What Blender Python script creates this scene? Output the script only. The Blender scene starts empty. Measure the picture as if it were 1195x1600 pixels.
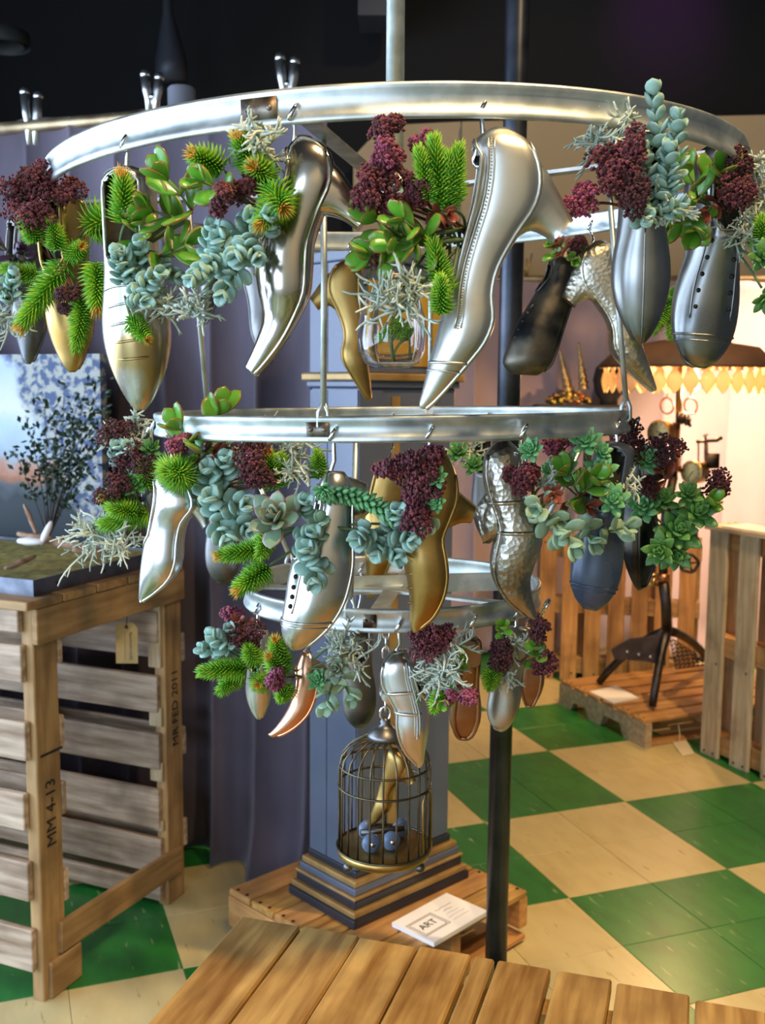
import bpy, math, random
from mathutils import Vector, Matrix, Euler, Quaternion
R = math.radians
rnd = random.Random(7)
scene = bpy.context.scene
C = scene.collection

# ------------------------------------------------------------------ camera
F, PITCH, ROLL, CAMH = 1615.0, 6.7, 0.5, 1.595
IW, IH = 1195, 1600
cd = bpy.data.cameras.new('camera')
cd.sensor_fit = 'VERTICAL'; cd.sensor_height = 24.0; cd.sensor_width = 24.0 * IW / IH
cd.lens = F * 24.0 / IH
cd.clip_start = 0.02; cd.clip_end = 100
cam = bpy.data.objects.new('camera', cd); C.objects.link(cam)
CM = Matrix.Translation((0, 0, CAMH)) @ Matrix.Rotation(R(90 - PITCH), 4, 'X') @ Matrix.Rotation(R(ROLL), 4, 'Z')
cam.matrix_world = CM
cd.dof.use_dof = True; cd.dof.focus_distance = 1.3; cd.dof.aperture_fstop = 5.6
scene.camera = cam

# ------------------------------------------------------------------ world, daylight through the shop windows, lamps
world = bpy.data.worlds.new('daylight'); scene.world = world
world.use_nodes = True
bg = world.node_tree.nodes['Background']
bg.inputs[0].default_value = (0.56, 0.72, 1.0, 1); bg.inputs[1].default_value = 8.6

def lamp(name, kind, loc, energy, color, target=None, **kw):
    l = bpy.data.lights.new(name, kind); l.energy = energy; l.color = color
    for k, v in kw.items():
        if k == 'portal': l.cycles.is_portal = v
        else: setattr(l, k, v)
    o = bpy.data.objects.new(name, l); C.objects.link(o); o.location = loc
    if target is not None:
        o.rotation_euler = (Vector(target) - Vector(loc)).to_track_quat('-Z', 'Y').to_euler()
    return o
# portals fill the real window openings of the left and front walls
lamp('left_window_portal', 'AREA', (-3.4, 0.75, 1.75), 1, (1, 1, 1), (0, 0.75, 1.75), shape='RECTANGLE', size=5.7, size_y=2.5, portal=True)
lamp('front_window_portal', 'AREA', (-2.0, -2.6, 1.75), 1, (1, 1, 1), (-2.0, 0, 1.75), shape='RECTANGLE', size=2.0, size_y=2.5, portal=True)
WARM = (1.0, 0.72, 0.40)
lamp('ceiling_spot_floor', 'SPOT', (1.7, 2.2, 4.1), 420, WARM, (1.3, 3.9, 0), spot_size=R(75), spot_blend=0.6, shadow_soft_size=0.08)
lamp('ceiling_spot_chandelier', 'SPOT', (1.3, 0.4, 4.1), 170, WARM, (0.2, 1.7, 1.4), spot_size=R(60), spot_blend=0.6, shadow_soft_size=0.08)
lamp('ceiling_spot_table', 'SPOT', (0.5, 0.2, 4.1), 260, WARM, (0.3, 1.3, 0.7), spot_size=R(50), spot_blend=0.6, shadow_soft_size=0.08)
lamp('ceiling_spot_back', 'SPOT', (0.9, 3.2, 4.1), 150, WARM, (1.0, 6.3, 2.0), spot_size=R(85), spot_blend=0.6, shadow_soft_size=0.08)
lamp('ceiling_purple_light', 'SPOT', (1.75, 6.0, 4.3), 30, (0.55, 0.08, 0.75), (1.75, 6.8, 3.95), spot_size=R(60), spot_blend=1.0, shadow_soft_size=0.05)
lamp('fill_spot_drape', 'SPOT', (2.6, 4.6, 4.2), 3400, (1.0, 0.72, 0.46), (2.1, 6.0, 1.45), spot_size=R(26), spot_blend=1.0, shadow_soft_size=0.06)  # added spot for the bright patch on the pale drape, no known fixture
lamp('fill_spot_front_wall', 'SPOT', (0.8, -0.6, 4.2), 260, WARM, (0.9, -2.5, 1.4), spot_size=R(95), spot_blend=0.7, shadow_soft_size=0.08)  # added fill on the unseen front wall, so the metal reflects warm tones

vs = scene.view_settings
vs.view_transform = 'Standard'; vs.look = 'None'; vs.gamma = 1.0; vs.use_curve_mapping = False
vs.exposure = 0.0

# ------------------------------------------------------------------ helpers
def ray(px, py):
    d = Vector(((px - IW / 2) / F, -(py - IH / 2) / F, -1.0))
    return CM.to_3x3() @ d
def P(px, py, Y):                      # point of the place seen at a pixel, at world depth Y
    d = ray(px, py); return Vector((0, 0, CAMH)) + d * (Y / d.y)
def PZ(px, py, z):                     # the same at height z
    d = ray(px, py); return Vector((0, 0, CAMH)) + d * ((z - CAMH) / d.z)
def px2m(n, Y): return n * Y / F

class MB:
    def __init__(s): s.v = []; s.f = []; s.m = []
    def add(s, vs, fs, mi=0):
        o = len(s.v); s.v += [tuple(p) for p in vs]
        s.f += [tuple(i + o for i in f) for f in fs]; s.m += [mi] * len(fs)
    def box(s, c, size, M=None, mi=0):
        x, y, z = [q / 2 for q in size]; c = Vector(c)
        vs = [Vector((i * x, j * y, k * z)) for i in (-1, 1) for j in (-1, 1) for k in (-1, 1)]
        if M is not None: vs = [M @ q for q in vs]
        s.add([c + q for q in vs], [(0, 1, 3, 2), (4, 6, 7, 5), (0, 4, 5, 1), (2, 3, 7, 6), (0, 2, 6, 4), (1, 5, 7, 3)], mi)
    def rings(s, rings, closed_ring=True, cap0=True, cap1=True, mi=0, skip=None):
        n = len(rings[0]); vs = [p for r in rings for p in r]; fs = []
        for i in range(len(rings) - 1):
            for j in range(n if closed_ring else n - 1):
                if skip and skip(i, j): continue
                k = (j + 1) % n
                fs.append((i * n + j, i * n + k, (i + 1) * n + k, (i + 1) * n + j))
        if cap0: fs.append(tuple(range(n - 1, -1, -1)))
        if cap1: fs.append(tuple((len(rings) - 1) * n + j for j in range(n)))
        s.add(vs, fs, mi)
    def tube(s, path, r, seg=8, closed=False, mi=0, cap=True):
        path = [Vector(p) for p in path]; n = len(path)
        rr = r if isinstance(r, (list, tuple)) else [r] * n
        up = None; rings = []
        for i, p in enumerate(path):
            if closed: t = path[(i + 1) % n] - path[i - 1]
            else: t = path[min(i + 1, n - 1)] - path[max(i - 1, 0)]
            if t.length < 1e-9: t = Vector((0, 0, 1))
            t.normalize()
            if up is None:
                a = Vector((0, 0, 1)) if abs(t.z) < 0.9 else Vector((1, 0, 0))
                up = (a - t * a.dot(t)).normalized()
            else:
                up = up - t * up.dot(t)
                up = up.normalized() if up.length > 1e-6 else t.orthogonal().normalized()
            b = t.cross(up)
            rings.append([p + (up * math.cos(2 * math.pi * j / seg) + b * math.sin(2 * math.pi * j / seg)) * rr[i] for j in range(seg)])
        if closed:
            s.rings(rings + [rings[0]], cap0=False, cap1=False, mi=mi)
        else: s.rings(rings, cap0=cap, cap1=cap, mi=mi)
    def lathe(s, prof, c=(0, 0, 0), seg=20, axis=None, mi=0, cap0=True, cap1=True):
        c = Vector(c); Q = Vector((0, 0, 1)).rotation_difference(Vector(axis).normalized()) if axis is not None else Quaternion()
        s.rings([[c + Q @ Vector((r * math.cos(2 * math.pi * j / seg), r * math.sin(2 * math.pi * j / seg), z)) for j in range(seg)] for r, z in prof], mi=mi, cap0=cap0, cap1=cap1)
    def ball(s, c, r, sx=1, sy=1, sz=1, seg=8, rows=5, mi=0):
        c = Vector(c); rings = []
        for i in range(1, rows):
            a = math.pi * i / rows
            rings.append([c + Vector((r * sx * math.sin(a) * math.cos(2 * math.pi * j / seg), r * sy * math.sin(a) * math.sin(2 * math.pi * j / seg), -r * sz * math.cos(a))) for j in range(seg)])
        o = len(s.v); s.rings(rings, cap0=False, cap1=False, mi=mi)
        b = len(s.v); s.add([c - Vector((0, 0, r * sz)), c + Vector((0, 0, r * sz))], [])
        L = o + (rows - 2) * seg
        for j in range(seg):
            s.f.append((b, o + (j + 1) % seg, o + j)); s.m.append(mi)
            s.f.append((b + 1, L + j, L + (j + 1) % seg)); s.m.append(mi)
    def octa(s, c, r, mi=0):
        c = Vector(c)
        vs = [c + Vector(d) * r for d in ((1, 0, 0), (-1, 0, 0), (0, 1, 0), (0, -1, 0), (0, 0, 1), (0, 0, -1))]
        s.add(vs, [(0, 2, 4), (2, 1, 4), (1, 3, 4), (3, 0, 4), (2, 0, 5), (1, 2, 5), (3, 1, 5), (0, 3, 5)], mi)
    def mesh(s, name, mats, smooth=True):
        me = bpy.data.meshes.new(name); me.from_pydata(s.v, [], s.f)
        for m in (mats if isinstance(mats, (list, tuple)) else [mats]): me.materials.append(m)
        if len(me.materials) > 1: me.polygons.foreach_set('material_index', s.m)
        if smooth: me.polygons.foreach_set('use_smooth', [True] * len(me.polygons))
        me.update(); return me
    def build(s, name, mats, parent=None, smooth=True, kind=None, off=None):
        if off is not None:
            o_ = Vector(off); s.v = [tuple(Vector(p) - o_) for p in s.v]
        return link(name, s.mesh(name, mats, smooth), parent, kind)

def link(name, me, parent=None, kind=None, M=None):
    o = bpy.data.objects.new(name, me); C.objects.link(o)
    if parent is not None: o.parent = parent
    if M is not None: o.matrix_local = M
    if kind: o['kind'] = kind
    return o
def tag(o, label, cat, group=None):
    o['label'] = label; o['category'] = cat
    if group: o['group'] = group
    return o
def thing(name, loc, label, cat, group=None, M=None):
    o = bpy.data.objects.new(name, None); C.objects.link(o); o.empty_display_size = 0.03
    if M is not None: o.matrix_world = M
    else: o.location = loc
    return tag(o, label, cat, group)
def sharp(o, ang=35):
    me = o.data
    try: me.set_sharp_from_angle(angle=R(ang))
    except Exception: pass
    return o

# ------------------------------------------------------------------ materials
def mat(name, col=(0.5, 0.5, 0.5), rough=0.5, metal=0.0, **kw):
    m = bpy.data.materials.new(name); m.use_nodes = True
    b = m.node_tree.nodes['Principled BSDF']
    b.inputs['Base Color'].default_value = (*col, 1); b.inputs['Roughness'].default_value = rough; b.inputs['Metallic'].default_value = metal
    for k, v in kw.items(): b.inputs[k].default_value = v
    return m
def noise_col(m, c1, c2, scale=5.0, stretch=(1, 1, 1), lo=0.35, hi=0.65, detail=4, rough=None, bump=0.0, bumpd=0.002, rand=0.0, coord='Object'):
    nt = m.node_tree; N = nt.nodes; L = nt.links; b = N['Principled BSDF']
    tc = N.new('ShaderNodeTexCoord'); mp = N.new('ShaderNodeMapping'); mp.inputs['Scale'].default_value = stretch
    L.new(tc.outputs[coord], mp.inputs['Vector'])
    vec = mp.outputs['Vector']
    oi = N.new('ShaderNodeObjectInfo')
    if rand:
        ad = N.new('ShaderNodeVectorMath'); ad.operation = 'MULTIPLY_ADD'
        L.new(oi.outputs['Random'], ad.inputs[0]); ad.inputs[1].default_value = (37, 53, 71); L.new(vec, ad.inputs[2]); vec = ad.outputs[0]
    nz = N.new('ShaderNodeTexNoise'); nz.inputs['Scale'].default_value = scale; nz.inputs['Detail'].default_value = detail
    L.new(vec, nz.inputs['Vector'])
    rp = N.new('ShaderNodeValToRGB'); rp.color_ramp.elements[0].position = lo; rp.color_ramp.elements[1].position = hi
    rp.color_ramp.elements[0].color = (*c1, 1); rp.color_ramp.elements[1].color = (*c2, 1)
    L.new(nz.outputs['Fac'], rp.inputs['Fac'])
    out = rp.outputs['Color']
    if rand:
        hv = N.new('ShaderNodeHueSaturation'); L.new(out, hv.inputs['Color'])
        mr = N.new('ShaderNodeMapRange'); mr.inputs['To Min'].default_value = 1 - rand; mr.inputs['To Max'].default_value = 1 + rand
        L.new(oi.outputs['Random'], mr.inputs['Value']); L.new(mr.outputs[0], hv.inputs['Value']); out = hv.outputs['Color']
    L.new(out, b.inputs['Base Color'])
    if rough:
        mr2 = N.new('ShaderNodeMapRange'); mr2.inputs['To Min'].default_value = rough[0]; mr2.inputs['To Max'].default_value = rough[1]
        L.new(nz.outputs['Fac'], mr2.inputs['Value']); L.new(mr2.outputs[0], b.inputs['Roughness'])
    if bump:
        bp = N.new('ShaderNodeBump'); bp.inputs['Strength'].default_value = bump; bp.inputs['Distance'].default_value = bumpd
        L.new(nz.outputs['Fac'], bp.inputs['Height']); L.new(bp.outputs[0], b.inputs['Normal'])
    return m
def metal(name, c1, c2, r0, r1, scale=14, bump=0.05, lo=0.38, hi=0.62):
    return noise_col(mat(name, metal=1.0), c1, c2, scale, lo=lo, hi=hi, rough=(r0, r1), bump=bump, bumpd=0.003)
def wood(name, c1, c2, rough=0.6, rand=0.16, stretch=(1.5, 14, 14)):
    m = noise_col(mat(name), c1, c2, 3.2, stretch=stretch, lo=0.3, hi=0.7, detail=6, rough=(rough - .1, rough + .15), bump=0.25, bumpd=0.002, rand=rand)
    nt = m.node_tree; N = nt.nodes; L = nt.links; b = N['Principled BSDF']; src = b.inputs['Base Color'].links[0].from_socket     # knots and water stains
    tc = N.new('ShaderNodeTexCoord'); oi = N.new('ShaderNodeObjectInfo'); ad = N.new('ShaderNodeVectorMath'); ad.operation = 'MULTIPLY_ADD'; L.new(oi.outputs['Random'], ad.inputs[0]); ad.inputs[1].default_value = (19, 41, 23); L.new(tc.outputs['Object'], ad.inputs[2])
    nz = N.new('ShaderNodeTexNoise'); nz.inputs['Scale'].default_value = 6; nz.inputs['Detail'].default_value = 3; L.new(ad.outputs[0], nz.inputs['Vector'])
    mr = N.new('ShaderNodeMapRange'); mr.inputs['From Min'].default_value = .50; mr.inputs['From Max'].default_value = .72; mr.inputs['To Max'].default_value = .6; L.new(nz.outputs['Fac'], mr.inputs['Value'])
    mx = N.new('ShaderNodeMix'); mx.data_type = 'RGBA'; L.new(mr.outputs[0], mx.inputs[0]); L.new(src, mx.inputs[6]); mx.inputs[7].default_value = (c1[0] * .45, c1[1] * .42, c1[2] * .4, 1); L.new(mx.outputs[2], b.inputs['Base Color'])
    return m

M = {}
M['galv'] = metal('galvanised_steel', (0.50, 0.55, 0.51), (0.72, 0.76, 0.72), 0.38, 0.56, 26, 0.10)
M['galvbar'] = metal('galvanised_bar', (0.40, 0.40, 0.36), (0.6, 0.58, 0.5), 0.35, 0.55, 30)
M['chrome'] = mat('chrome', (0.8, 0.8, 0.8), 0.12, 1.0)
M['clamp'] = mat('satin_chrome', (0.88, 0.88, 0.85), 0.28, 1.0)
M['black_pole'] = metal('blackened_steel', (0.05, 0.055, 0.065), (0.10, 0.105, 0.12), 0.3, 0.5, 9)
M['woodA'] = wood('weathered_pine', (0.26, 0.16, 0.09), (0.64, 0.48, 0.33))
M['woodEdge'] = wood('sawn_pine_post', (0.30, 0.16, 0.055), (0.52, 0.32, 0.13))
M['woodT'] = wood('golden_pine', (0.27, 0.115, 0.02), (0.66, 0.39, 0.11), 0.42)
M['woodO'] = wood('orange_pine', (0.40, 0.18, 0.05), (0.62, 0.33, 0.11), 0.5)
M['woodL'] = wood('pale_pine', (0.40, 0.27, 0.13), (0.66, 0.50, 0.30), 0.6)
M['nail'] = mat('nail_head', (0.03, 0.025, 0.02), 0.5, 0.6)
M['ink'] = mat('black_ink', (0.015, 0.013, 0.012), 0.8)
M['black'] = mat('matt_black', (0.012, 0.012, 0.013), 0.7)
M['paper'] = mat('white_card', (0.86, 0.82, 0.76), 0.7)
M['greyink'] = mat('grey_ink', (0.25, 0.22, 0.2), 0.8)
# ================================================================== the room
def struct(name, mb, m, parent=None, smooth=False):
    o = mb.build(name, m, parent, smooth); 
    if parent is None: o['kind'] = 'structure'
    return o
X0, X1, Y0, Y1, ZC = -3.4, 3.4, -2.6, 6.8, 4.4
m_grout = mat('floor_seam', (0.06, 0.06, 0.045), 0.6)
def vinyl(name, base, dark, fleck):
    m = mat(name, base, 0.3); nt = m.node_tree; N = nt.nodes; L = nt.links; b = N['Principled BSDF']
    tc = N.new('ShaderNodeTexCoord'); oi = N.new('ShaderNodeObjectInfo')
    ad = N.new('ShaderNodeVectorMath'); ad.operation = 'MULTIPLY_ADD'
    L.new(oi.outputs['Random'], ad.inputs[0]); ad.inputs[1].default_value = (91, 57, 33); L.new(tc.outputs['Object'], ad.inputs[2])
    def layer(scale, st, lo, hi, rot):
        mp = N.new('ShaderNodeMapping'); mp.inputs['Scale'].default_value = st; mp.inputs['Rotation'].default_value = (0, 0, rot)
        L.new(ad.outputs[0], mp.inputs['Vector'])
        nz = N.new('ShaderNodeTexNoise'); nz.inputs['Scale'].default_value = scale; nz.inputs['Detail'].default_value = 5
        L.new(mp.outputs[0], nz.inputs['Vector'])
        mr = N.new('ShaderNodeMapRange'); mr.inputs['From Min'].default_value = lo; mr.inputs['From Max'].default_value = hi
        L.new(nz.outputs['Fac'], mr.inputs['Value']); return mr.outputs[0]
    mx = N.new('ShaderNodeMix'); mx.data_type = 'RGBA'; mx.inputs[6].default_value = (*base, 1); mx.inputs[7].default_value = (*dark, 1)
    L.new(layer(7, (1, 2.5, 1), 0.4, 0.75, 0.2), mx.inputs[0])
    mx2 = N.new('ShaderNodeMix'); mx2.data_type = 'RGBA'; mx2.inputs[7].default_value = (*fleck, 1)
    L.new(mx.outputs[2], mx2.inputs[6]); L.new(layer(22, (0.55, 3, 1), 0.66, 0.72, 0.1), mx2.inputs[0])
    L.new(mx2.outputs[2], b.inputs['Base Color'])
    return m
M['tile_green'] = vinyl('green_vinyl_tile', (0.020, 0.19, 0.032), (0.012, 0.125, 0.022), (0.22, 0.34, 0.12))
M['tile_cream'] = vinyl('cream_vinyl_tile', (0.60, 0.49, 0.23), (0.52, 0.41, 0.18), (0.38, 0.28, 0.10))
fb = MB(); fb.box(((X0 + X1) / 2, (Y0 + Y1) / 2, -0.06), (X1 - X0, Y1 - Y0, 0.112))
floor = struct('floor', fb, m_grout)
O = Vector((0.7525, 4.475, 0)); ai = Vector((0.2124, -0.5746, 0)).normalized(); aj = Vector((-ai.y, ai.x, 0))
S = 0.61; H = S / 2
tiles = []
for i in range(-30, 31):
    for j in range(-30, 31):
        c = O + ai * ((i + .5) * H) + aj * ((j + .5) * H)
        if not (X0 + .2 < c.x < X1 - .2 and Y0 + .2 < c.y < Y1 - .15): continue
        green = ((i // 2) + (j // 2)) % 2 != 0
        q = CM.inverted() @ c
        px = IW / 2 - q.x / q.z * F if q.z < -.1 else -9e9; py = IH / 2 + q.y / q.z * F if q.z < -.1 else -9e9
        vis = -150 < px < IW + 150 and 900 < py < IH + 80
        tiles.append((0 if vis else 1, c.y, c, green))
tiles.sort(key=lambda t: (t[0], t[1]))
tang = math.atan2(ai.y, ai.x); TM = Matrix.Rotation(tang, 4, 'Z')
def tile_mesh(m):
    mb = MB(); h = H / 2 - 0.0006; k = h - 0.0012
    mb.rings([[(-h, -h, -.004), (h, -h, -.004), (h, h, -.004), (-h, h, -.004)], [(-h, -h, -.001), (h, -h, -.001), (h, h, -.001), (-h, h, -.001)], [(-k, -k, 0), (k, -k, 0), (k, k, 0), (-k, k, 0)]], cap0=False)
    return mb.mesh('tile', m, False)
tm = {True: tile_mesh(M['tile_green']), False: tile_mesh(M['tile_cream'])}
rest = MB()
for n, (v, _, c, g) in enumerate(tiles):
    if n < 300 and v == 0: link('tile', tm[g], floor, M=Matrix.Translation(c) @ TM)
    else:
        h = H / 2 - 0.0006
        rest.add([c + TM @ Vector(p) for p in ((-h, -h, 0), (h, -h, 0), (h, h, 0), (-h, h, 0))], [(0, 1, 2, 3)], 0 if g else 1)
if rest.v: rest.build('tile', [M['tile_green'], M['tile_cream']], floor, False, 'stuff')

M['wall_beige'] = noise_col(mat('beige_wall_paint', rough=0.8), (0.42, 0.31, 0.17), (0.50, 0.38, 0.22), 1.5)
M['wall_cream'] = mat('cream_wall_paint', (0.62, 0.60, 0.50), 0.8)
M['wall_dark'] = mat('black_wall_paint', (0.0065, 0.006, 0.0055), 0.9)
M['wall_grey'] = mat('grey_wall_paint', (0.16, 0.15, 0.14), 0.8)
M['frame'] = mat('window_frame_paint', (0.05, 0.05, 0.05), 0.5)
mb = MB(); mb.box(((X0 + X1) / 2, (Y0 + Y1) / 2, ZC + .05), (X1 - X0, Y1 - Y0, .1)); struct('ceiling', mb, M['wall_dark'])
mb = MB(); mb.box((0, Y1 + .05, ZC / 2), (X1 - X0 + .2, .1, ZC)); wb = struct('wall_back', mb, M['wall_dark'])
mb = MB(); mb.box((X1 + .05, (Y0 + Y1) / 2, ZC / 2), (.1, Y1 - Y0, ZC)); struct('wall_right', mb, M['wall_grey'])
def wall_with_hole(name, fixed, a0, a1, h0, h1, axis):
    mb = MB()
    lo, hi = (Y0, Y1) if axis == 'x' else (X0, X1)
    def bx(p0, p1, q0, q1):
        if axis == 'x': mb.box((fixed, (p0 + p1) / 2, (q0 + q1) / 2), (.1, p1 - p0, q1 - q0))
        else: mb.box(((p0 + p1) / 2, fixed, (q0 + q1) / 2), (p1 - p0, .1, q1 - q0))
    bx(lo, a0, 0, ZC); bx(a1, hi, 0, ZC); bx(a0, a1, 0, h0); bx(a0, a1, h1, ZC)
    return struct(name, mb, M['wall_grey'] if axis == 'x' else M['wall_cream'])
wall_with_hole('wall_left', X0 - .05, -2.1, 3.6, .5, 3.0, 'x')
wall_with_hole('wall_front', Y0 - .05, -3.0, -1.0, .5, 3.0, 'y')
def window(name, axis, fixed, a0, a1, h0, h1, n):
    mb = MB()
    def bx(p0, p1, q0, q1):
        if axis == 'x': mb.box((fixed, (p0 + p1) / 2, (q0 + q1) / 2), (.06, p1 - p0, q1 - q0))
        else: mb.box(((p0 + p1) / 2, fixed, (q0 + q1) / 2), (p1 - p0, .06, q1 - q0))
    bx(a0, a1, h0, h0 + .06); bx(a0, a1, h1 - .06, h1)
    for i in range(n + 1):
        p = a0 + .03 + (a1 - a0 - .06) * i / n; bx(p - .03, p + .03, h0 + .06, h1 - .06)
    struct(name, mb, M['frame'])
window('window_1', 'x', X0 - .05, -2.1, 3.6, .5, 3.0, 4)
window('window_2', 'y', Y0 - .05, -3.0, -1.0, .5, 3.0, 1)

# beige back partition panels with the raked corner, standing before the black wall
def partition(name, pts, y, th, m):
    mb = MB(); n = len(pts)
    mb.rings([[(p.x, y, p.z) for p in pts], [(p.x, y + th, p.z) for p in pts]])
    return struct(name, mb, m)
yb = 6.55
a = [P(552, 245, yb), P(598, 196, yb), P(720, 190, yb)]
partition('wall_partition_1', [Vector((a[0].x, 0, 0)), Vector((a[2].x, 0, 0)), a[2], a[1], a[0]], yb, .08, M['wall_beige'])
b0 = P(722, 190, yb - .1); b1 = P(1300, 172, yb - .1)
partition('wall_partition_2', [Vector((b0.x, 0, 0)), Vector((3.35, 0, 0)), Vector((3.35, 0, b1.z)), b0], yb - .1, .09, M['wall_beige'])

# ------------------------------------------------------------------ drapes
def cloth(name, c1, c2, scale=2.2):
    m = noise_col(mat(name, rough=0.85), c1, c2, scale, stretch=(1, 1, .35), detail=5, bump=0.35, bumpd=0.02)
    m.node_tree.nodes['Principled BSDF'].inputs['Sheen Weight'].default_value = 0.2
    return m
M['drapeL'] = cloth('mauve_grey_muslin', (0.055, 0.040, 0.052), (0.14, 0.112, 0.142))
M['drapeR'] = cloth('pale_mauve_muslin', (0.30, 0.22, 0.25), (0.42, 0.32, 0.34))
def drape(name, p0, p1, ztop, zbot, m, seed, amp=.045, wl=.22, nx=150, nz=40, label='', sag=0.0, fold=True, sharpf=True):
    r = random.Random(seed); p0 = Vector(p0); p1 = Vector(p1); d = p1 - p0; Ld = d.length; t = d.normalized(); n = Vector((t.y, -t.x, 0))
    ph = [r.uniform(0, 6.28) for _ in range(6)]; mb = MB(); vs = []
    for k in range(nz + 1):
        w = k / nz
        for i in range(nx + 1):
            s_ = i / nx * Ld
            wv = math.sin(2 * math.pi * s_ / wl + ph[0] + .9 * math.sin(s_ * 3.1 + ph[1]) + .5 * w * math.sin(2 * s_ + ph[4]))
            wv = 1 - 2 * abs(wv) ** .7 if sharpf else wv
            wv = .62 * wv + .38 * math.sin(2 * math.pi * s_ / (wl * 2.3) + ph[2] + 1.3 * w)
            a_ = amp * (.45 + .75 * w) + (.012 * math.sin(9 * w + 5 * s_ + ph[3]))
            z = ztop + (zbot - ztop) * w + (sag * math.sin(2 * math.pi * s_ / .45) * (1 - w) if sag else 0)
            off = n * (wv * a_ * (.35 + .65 * min(1, w * 3)) + (0.05 * math.sin(s_ * 5 + ph[5]) * max(0, w - .93) / .07 if fold else 0))
            vs.append(p0 + t * s_ + off + Vector((0, 0, z)))
    fs = [(k * (nx + 1) + i, k * (nx + 1) + i + 1, (k + 1) * (nx + 1) + i + 1, (k + 1) * (nx + 1) + i) for k in range(nz) for i in range(nx)]
    mb.add(vs, fs)
    o = mb.build(name, m, None, True)
    sd = o.modifiers.new('thickness', 'SOLIDIFY'); sd.thickness = .004; sd.offset = 0
    return tag(o, label, 'drape')
# pipe and drape screen behind the left pallet table
TL = P(-160, 212, 3.70); TR = P(512, 150, 3.20); zt = 2.45
TL.z = 0; TR.z = 0
drape('drape', TL, TR, zt + .018, .015, M['drapeL'], 3, amp=.075, wl=.38, nx=420, label='mauve grey muslin drape clipped over a pipe behind the pallet table', sag=.008)
dirT = (TR - TL).normalized()
mb = MB(); mb.tube([TL + Vector((0, .0, zt)), TR + Vector((0, 0, zt))], .02, 12)
M['rodgold'] = metal('tan_pipe', (0.35, 0.25, 0.14), (0.5, 0.38, 0.22), .4, .6)
pr = thing('drape_rail', TL + Vector((0, 0, zt)), 'tan pipe rail carrying the mauve grey drape', 'rail'); mb.build('pipe', M['rodgold'], pr, off=pr.location)
for sgn, p in ((0, TL + dirT * .02), (1, TR - dirT * .42)):
    p = p + Vector((0, .14, 0))
    mb = MB(); mb.tube([p + Vector((0, .07, .0)), p + Vector((0, .07, zt - .02))], .022, 12); mb.build('upright', M['galvbar'], pr, off=pr.location)
    mb = MB(); mb.lathe([(.09, 0), (.09, .012), (.03, .015)], (p.x, p.y + .07, 0)); mb.build('foot_plate', M['galvbar'], pr, off=pr.location)
up = P(278, 128, 3.48); mb = MB(); mb.lathe([(.046, 0), (.046, up.z - .008), (.04, up.z)], (up.x, up.y + .06, 0), 20)
tag(mb.build('drape_post', mat('grey_post_paint', (0.33, 0.33, 0.36), .4), None), 'thick grey upright post rising behind the mauve drape', 'post')
# chrome spring clamps over the rail
def clamp(px, top, bot, Y, n):
    p = P(px, (top + bot) / 2, Y); s_ = px2m(bot - top, Y)
    t = thing('spring_clamp', (p.x, p.y, p.z - s_ / 2), n, 'clamp', 'clamps along the drape rail')
    for k in (-1, 1):
        mb = MB(); w = .011
        pts = [Vector((k * .010, 0, 0)), Vector((k * .012, 0, s_ * .35)), Vector((k * .017, 0, s_ * .55)), Vector((k * .022, 0, s_ * (.95 if k < 0 else .88)))]
        mb.tube(pts, [.011, .013, .015, .015], 12); mb.ball(pts[-1], .0165, seg=12, rows=7); mb.build('handle', M['clamp'], t)
    mb = MB(); mb.tube([(-.014, 0, s_ * .42), (.014, 0, s_ * .42)], .012, 10); mb.build('spring', M['chrome'], t)
for px, tp, bt, Y, nm_ in ((50, 143, 224, 3.53, 'chrome spring clamp on the drape rail above the landscape canvas'), (238, 116, 176, 3.38, 'chrome spring clamp on the drape rail beside the thick grey post'), (449, 90, 160, 3.21, 'chrome spring clamp on the drape rail at the hoop joint')): clamp(px, tp, bt, Y, nm_)
# back drape on the right
DA = P(560, 430, 6.2); DB = P(1400, 420, 6.2); 
drape('drape', (DA.x, 6.2, 0), (DB.x, 6.0, 0), 2.24, .015, M['drapeR'], 11, amp=.06, wl=.6, nx=420, label='pale mauve muslin drape hanging behind the lamp on the pallet')
mb = MB(); mb.tube([(DA.x, 6.22, 2.25), (DB.x, 6.02, 2.25)], .02, 12)
for p in ((DA.x + .05, 6.32), (DB.x - .05, 6.12)):
    mb.tube([(p[0], p[1], 0), (p[0], p[1], 2.25)], .02, 10); mb.tube([(p[0], p[1], 2.25), (p[0], p[1] - .1, 2.25)], .015, 8); mb.lathe([(.15, 0), (.15, .01), (.03, .015)], (p[0], p[1], 0))
tag(mb.build('drape_rail', M['rodgold']), 'pipe rail carrying the pale mauve drape', 'rail')
# faint things in the dark ceiling
mb = MB()
pf = P(0, 72, 5.2); mb.lathe([(.14, .0), (.14, .06), (.11, .06), (.11, .0)], pf, 28, cap0=False, cap1=False)
tag(mb.build('ceiling_fixture', mat('dim_grey_metal', (0.06, 0.06, 0.055), .5, .3)), 'dim round grey fixture in the black ceiling', 'light fixture')
mb = MB(); a_ = P(262, 20, 6.0); b_ = P(268, 128, 6.0); mb.tube([a_ + Vector((0, 0, .6)), a_, b_ + Vector((0, 0, .1)), b_], [.02, .03, .09, .09], 14)
tag(mb.build('ceiling_cone', mat('dim_grey_metal2', (0.05, 0.052, 0.06), .5, .3)), 'dim tapered grey pendant hanging above the drape post', 'pendant')
mb = MB(); a_ = P(590, 10, 6.3); mb.box((a_.x, a_.y, a_.z + .15), (.22, .3, .5)); sharp(tag(mb.build('ceiling_duct', mat('dim_grey_metal3', (0.045, 0.05, 0.06), .5)), 'dim grey duct end against the black ceiling', 'duct'))
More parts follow.
